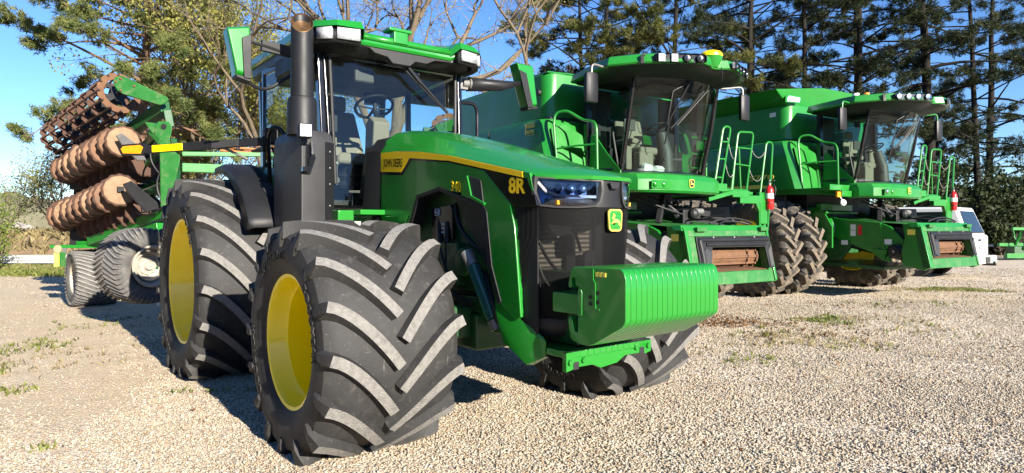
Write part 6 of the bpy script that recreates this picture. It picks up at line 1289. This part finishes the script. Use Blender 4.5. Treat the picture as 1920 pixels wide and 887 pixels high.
def mound(name, x, y, rx, ry, h, mat, seed):
    rows = []
    for i in range(15):
        r = 1 - i / 14; rows.append([(x + rx * r * cos(a) * (1 + .12 * noise.noise(V((cos(a) * 2, sin(a) * 2, seed)))), y + ry * r * sin(a), h * (1 - r ** 1.5) * (1 + .25 * noise.noise(V((r * 4 * cos(a), r * 4 * sin(a), seed + 5)))) - .2 * (r > .99)) for a in [2 * pi * j / 36 for j in range(36)]])
    o = B().grid(rows, closed=True).build(name, mat, None, angle=180); return tag(o, None, None, None, 'structure')
HILLM = pmat('far_hill_brush', (.16, .145, .085), .95, var=.3, vscale=.25, bump=.9, bscale=.9)
mound('hill', -118, 155, 24, 18, 9.5, HILLM, 2); mound('hill', -150, 165, 30, 20, 7.0, HILLM, 4)
mound('gravel_heap', -68, 90, 4.0, 3, 2.0, pmat('pale_gravel_heap', (.30, .27, .23), .95, var=.15, vscale=2, bump=.5, bscale=8), 6)

# ------------------------------------------------------------------ grass, leaves, loose stones
def blades(name, pts, h, mat, label, w=.010, n=5):
    P = np.repeat(pts, n, 0); k = len(P); P = P + np.concatenate([RNG.normal(0, .03, (k, 2)), np.zeros((k, 1))], 1); d = unit(np.concatenate([RNG.normal(0, .45, (k, 2)), np.ones((k, 1))], 1)); l = h * RNG.uniform(.4, 1.2, (k, 1)); s = unit(np.cross(d, RNG.normal(0, 1, (k, 3)))) * w
    bend_ = np.concatenate([RNG.normal(0, .3, (k, 2)) * l, np.zeros((k, 1))], 1)
    v = np.stack([P - s, P + s, P + d * l * .55 + s * .7, P + d * l + bend_], 1).reshape(-1, 3); f = np.arange(k * 4).reshape(-1, 4)
    o = np_mesh(name, v, f, mat); return tag(o, label, 'grass', None, 'stuff')
def patch(cx, cy, rx, ry, n):
    a = RNG.uniform(0, 6.28, n); r = np.sqrt(RNG.uniform(0, 1, n)) * (1 + .35 * np.sin(3 * a + cx)); x = cx + rx * r * np.cos(a); y = cy + ry * r * np.sin(a)
    return np.stack([x, y, np.array([hgt(p, q) for p, q in zip(x, y)])], 1)
RNG = np.random.default_rng(5)
def U(n, x0, x1, y0, y1): x = RNG.uniform(x0, x1, n); y = RNG.uniform(y0, y1, n); return np.stack([x, y, np.array([hgt(p, q) for p, q in zip(x, y)])], 1)
blades('verge_grass', U(7000, -34, -12, 20.2, 25.2), .16, GRASS, 'green grass verge in front of the guard rail', .016)
blades('dry_verge', U(3600, -36, -10, 22.5, 25.0), .15, DRYG, 'dry straw grass below the guard rail', .016)
bx = RNG.uniform(-60, -12, 9000); by = RNG.uniform(33, 60, 9000)
blades('bank_grass', np.stack([bx, by, np.interp(by, (33, 34, 36, 39, 46, 60), (.0, .3, .9, 1.1, .95, .75))], 1), .45, DRYG, 'tall dry grass on the soil bank across the road', .03, 4)
tuf = [patch(9.8, 14.4, .9, .35, 330), patch(4.85, 10.2, .42, .28, 90), patch(3.6, 9.3, .5, .3, 22), patch(4.2, 8.6, .7, .5, 22), patch(7.2, 11.8, 1.2, .5, 26), patch(-6.2, 8.2, .35, .9, 70), patch(-5.6, 7.0, .3, .4, 30), patch(-4.7, 6.2, .3, .2, 16), patch(-3.0, 6.1, .35, .05, 8), patch(-2.35, 6.1, .3, .06, 9), patch(-3.3, 4.55, .10, .04, 5), patch(-6.6, 10.5, .7, 1.0, 26), patch(-3.6, 9.0, .6, .5, 12), patch(2.9, 7.6, .5, .35, 24), patch(5.6, 9.8, 1.6, .7, 22), patch(-8.2, 14.5, 1.5, 1.2, 30)]
blades('grass_tufts', np.concatenate(tuf), .055, GRASS, 'small green grass tufts growing through the gravel', .006, 6)
blades('dry_tufts', np.concatenate([patch(3.9, 8.9, 1.0, .6, 120), patch(-5.6, 7.6, 1.2, 1.2, 90), patch(5.4, 10.0, 1.4, .6, 110), patch(9.3, 14.2, 1.6, .5, 150), patch(1.9, 8.2, .6, .5, 40)]), .06, DRYG, 'dry grass wisps on the gravel', .005, 4)
dl = np.concatenate([patch(3.2, 9.9, .9, .35, 420), patch(2.4, 10.6, 1.2, .5, 320), patch(4.6, 9.2, 1.2, .5, 90), patch(6.0, 11.6, 1.2, .5, 70), U(160, -6, 8, 4.5, 12)]); dl[:, 2] += .015
v, f = leaves(dl, 2, .05, .035); o = np_mesh('leaf_litter', v, f, DEAD); tag(o, 'brown dead leaves lying under the combine feeder and on gravel', 'leaf litter', None, 'stuff')

def stones():
    m, N, L, b = new_mat('loose_stones'); at = node(N, 'Attribute'); at.attribute_name = 'tone'; L.new(at.outputs['Color'], b.inputs['Base Color']); b.inputs['Roughness'].default_value = .85; b.inputs['Specular IOR Level'].default_value = .3
    ph = (1 + 5 ** .5) / 2; ico = unit(np.array([(-1, ph, 0), (1, ph, 0), (-1, -ph, 0), (1, -ph, 0), (0, -1, ph), (0, 1, ph), (0, -1, -ph), (0, 1, -ph), (ph, 0, -1), (ph, 0, 1), (-ph, 0, -1), (-ph, 0, 1)], float))
    icf = np.array([(0, 11, 5), (0, 5, 1), (0, 1, 7), (0, 7, 10), (0, 10, 11), (1, 5, 9), (5, 11, 4), (11, 10, 2), (10, 7, 6), (7, 1, 8), (3, 9, 4), (3, 4, 2), (3, 2, 6), (3, 6, 8), (3, 8, 9), (4, 9, 5), (2, 4, 11), (6, 2, 10), (8, 6, 7), (9, 8, 1)])
    octv = np.array([(1, 0, 0), (-1, 0, 0), (0, 1, 0), (0, -1, 0), (0, 0, 1), (0, 0, -1)], float); ocf = np.array([(0, 2, 4), (2, 1, 4), (1, 3, 4), (3, 0, 4), (2, 0, 5), (1, 2, 5), (3, 1, 5), (0, 3, 5)])
    pal = np.array([(.66, .60, .52), (.60, .52, .42), (.70, .65, .58), (.48, .39, .29), (.58, .44, .31), (.44, .42, .39), (.68, .64, .58), (.36, .27, .20), (.64, .54, .42), (.55, .50, .44)])
    V_, F_, C_ = [], [], []; off = 0
    rng = np.random.default_rng(77)
    for tv, tf, n, y0, y1, r0, r1 in ((ico, icf, 105000, 3.9, 6.6, .0055, .013), (octv, ocf, 130000, 6.6, 12.5, .007, .0165), (octv, ocf, 40000, 12.5, 22, .012, .025)):
        y = np.sqrt(rng.uniform(y0 ** 2, y1 ** 2, n)); x = rng.uniform(-.83, .83, n) * y
        dens = np.array([.8 * noise.noise(V((a * .55, c * .55, 1))) + .5 * noise.noise(V((a * 1.9, c * 1.9, 2))) + .8 * noise.noise(V(((a * .786 + c * .618) * 1.1, (a * .618 - c * .786) * .14, 9))) for a, c in zip(x, y)])
        keep = rng.uniform(0, 1, n) < np.clip(.66 + dens * .8 + np.clip(x * .10, -.55, .30), .05, 1); x, y = x[keep], y[keep]; n = len(x)
        r = r0 + (r1 - r0) * rng.beta(1.5, 2.6, n)
        z = np.array([hgt(a, c) for a, c in zip(x, y)]) + r * rng.uniform(.05, .6, n)
        q = rng.normal(0, 1, (n, 3, 3)); q, _ = np.linalg.qr(q); sc_ = r[:, None] * rng.uniform(.6, 1.25, (n, 3)); sc_[:, 2] *= .75
        k = len(tv); jit = tv[None] * (1 + rng.normal(0, .16, (n, k, 1))); pts = np.einsum('nij,nkj->nki', q, jit) * sc_[:, None, :]
        pts += np.stack([x, y, z], 1)[:, None]; V_.append(pts.reshape(-1, 3)); F_.append((tf[None] + (np.arange(n) * k)[:, None, None]).reshape(-1, 3) + off); off += n * k
        c = pal[rng.integers(0, len(pal), n)] * np.array([.645, .63, .575]) * rng.uniform(.70, 1.08, (n, 1)); C_.append(np.repeat(np.concatenate([c, np.ones((n, 1))], 1), k, 0))
    o = np_mesh('gravel_stones', np.concatenate(V_), np.concatenate(F_), m); a = o.data.attributes.new('tone', 'FLOAT_COLOR', 'POINT'); a.data.foreach_set('color', np.concatenate(C_).astype(np.float32).ravel())
    tag(o, 'loose pale grey, white and tan gravel stones covering the yard', 'gravel', None, 'stuff')
stones()

# unseen trees behind the camera, added to cut low sky light and darken reflections
def unseen_woodland():
    rng = np.random.default_rng(9); tips = []
    for i in range(640):
        near = i % 2; a = R_(rng.uniform(-213, -120) if near else rng.uniform(-200, -8)); d = rng.uniform(31, 42) if near else rng.uniform(40, 50); h = rng.uniform(8, 13) if near else rng.uniform(5.5, 8.5)
        c = np.array([cos(a) * d, sin(a) * d - 2, 0]); n = 34
        q = rng.normal(0, 1, (n, 3)) * np.array([1.3, 1.3, .30 * h]) * .75 + c + np.array([0, 0, h * .52]); q[:, 2] = np.abs(q[:, 2]); tips.append(q)
    global RNG
    RNG = rng
    v, f = leaves(np.concatenate(tips), 5, 1.0, 1.1); o = np_mesh('unseen_woodland', v, f, LEAF_D); tag(o, 'unseen dark trees behind the camera, added to cut low sky light', 'unseen_woodland', None, 'stuff')
unseen_woodland()

def split_pieces(names):
    """give each loose piece of these part meshes an object of its own"""
    for o in [o for o in list(bpy.data.objects) if o.type == 'MESH' and o.name.split('.')[0] in names]:
        me = o.data; par = list(range(len(me.vertices)))
        def find(i):
            while par[i] != i: par[i] = par[par[i]]; i = par[i]
            return i
        for e in me.edges:
            a, c = find(e.vertices[0]), find(e.vertices[1])
            if a != c: par[a] = c
        roots = sorted({find(i) for i in range(len(par))})
        if len(roots) < 2: continue
        for k, r in enumerate(roots):
            bm = bmesh.new(); bm.from_mesh(me); bm.verts.ensure_lookup_table()
            bmesh.ops.delete(bm, geom=[v for v in bm.verts if find(v.index) != r], context='VERTS')
            m2 = me.copy(); bm.to_mesh(m2); bm.free(); n = o if k == 0 else o.copy()
            if k: COL.objects.link(n)
            n['_new'] = 1; n.data = m2; del n['_new']
split_pieces({'face_side_plate', 'glass_edge_trim', 'lift_link', 'bracket_bolt', 'cover_bolt', 'hook_block', 'cylinder_end', 'worn_patch', 'arm_bolt', 'casting_hole', 'casting_window', 'shroud_bolt', 'lamp_projector', 'tow_slot', 'fan_shroud', 'hood_vent'})
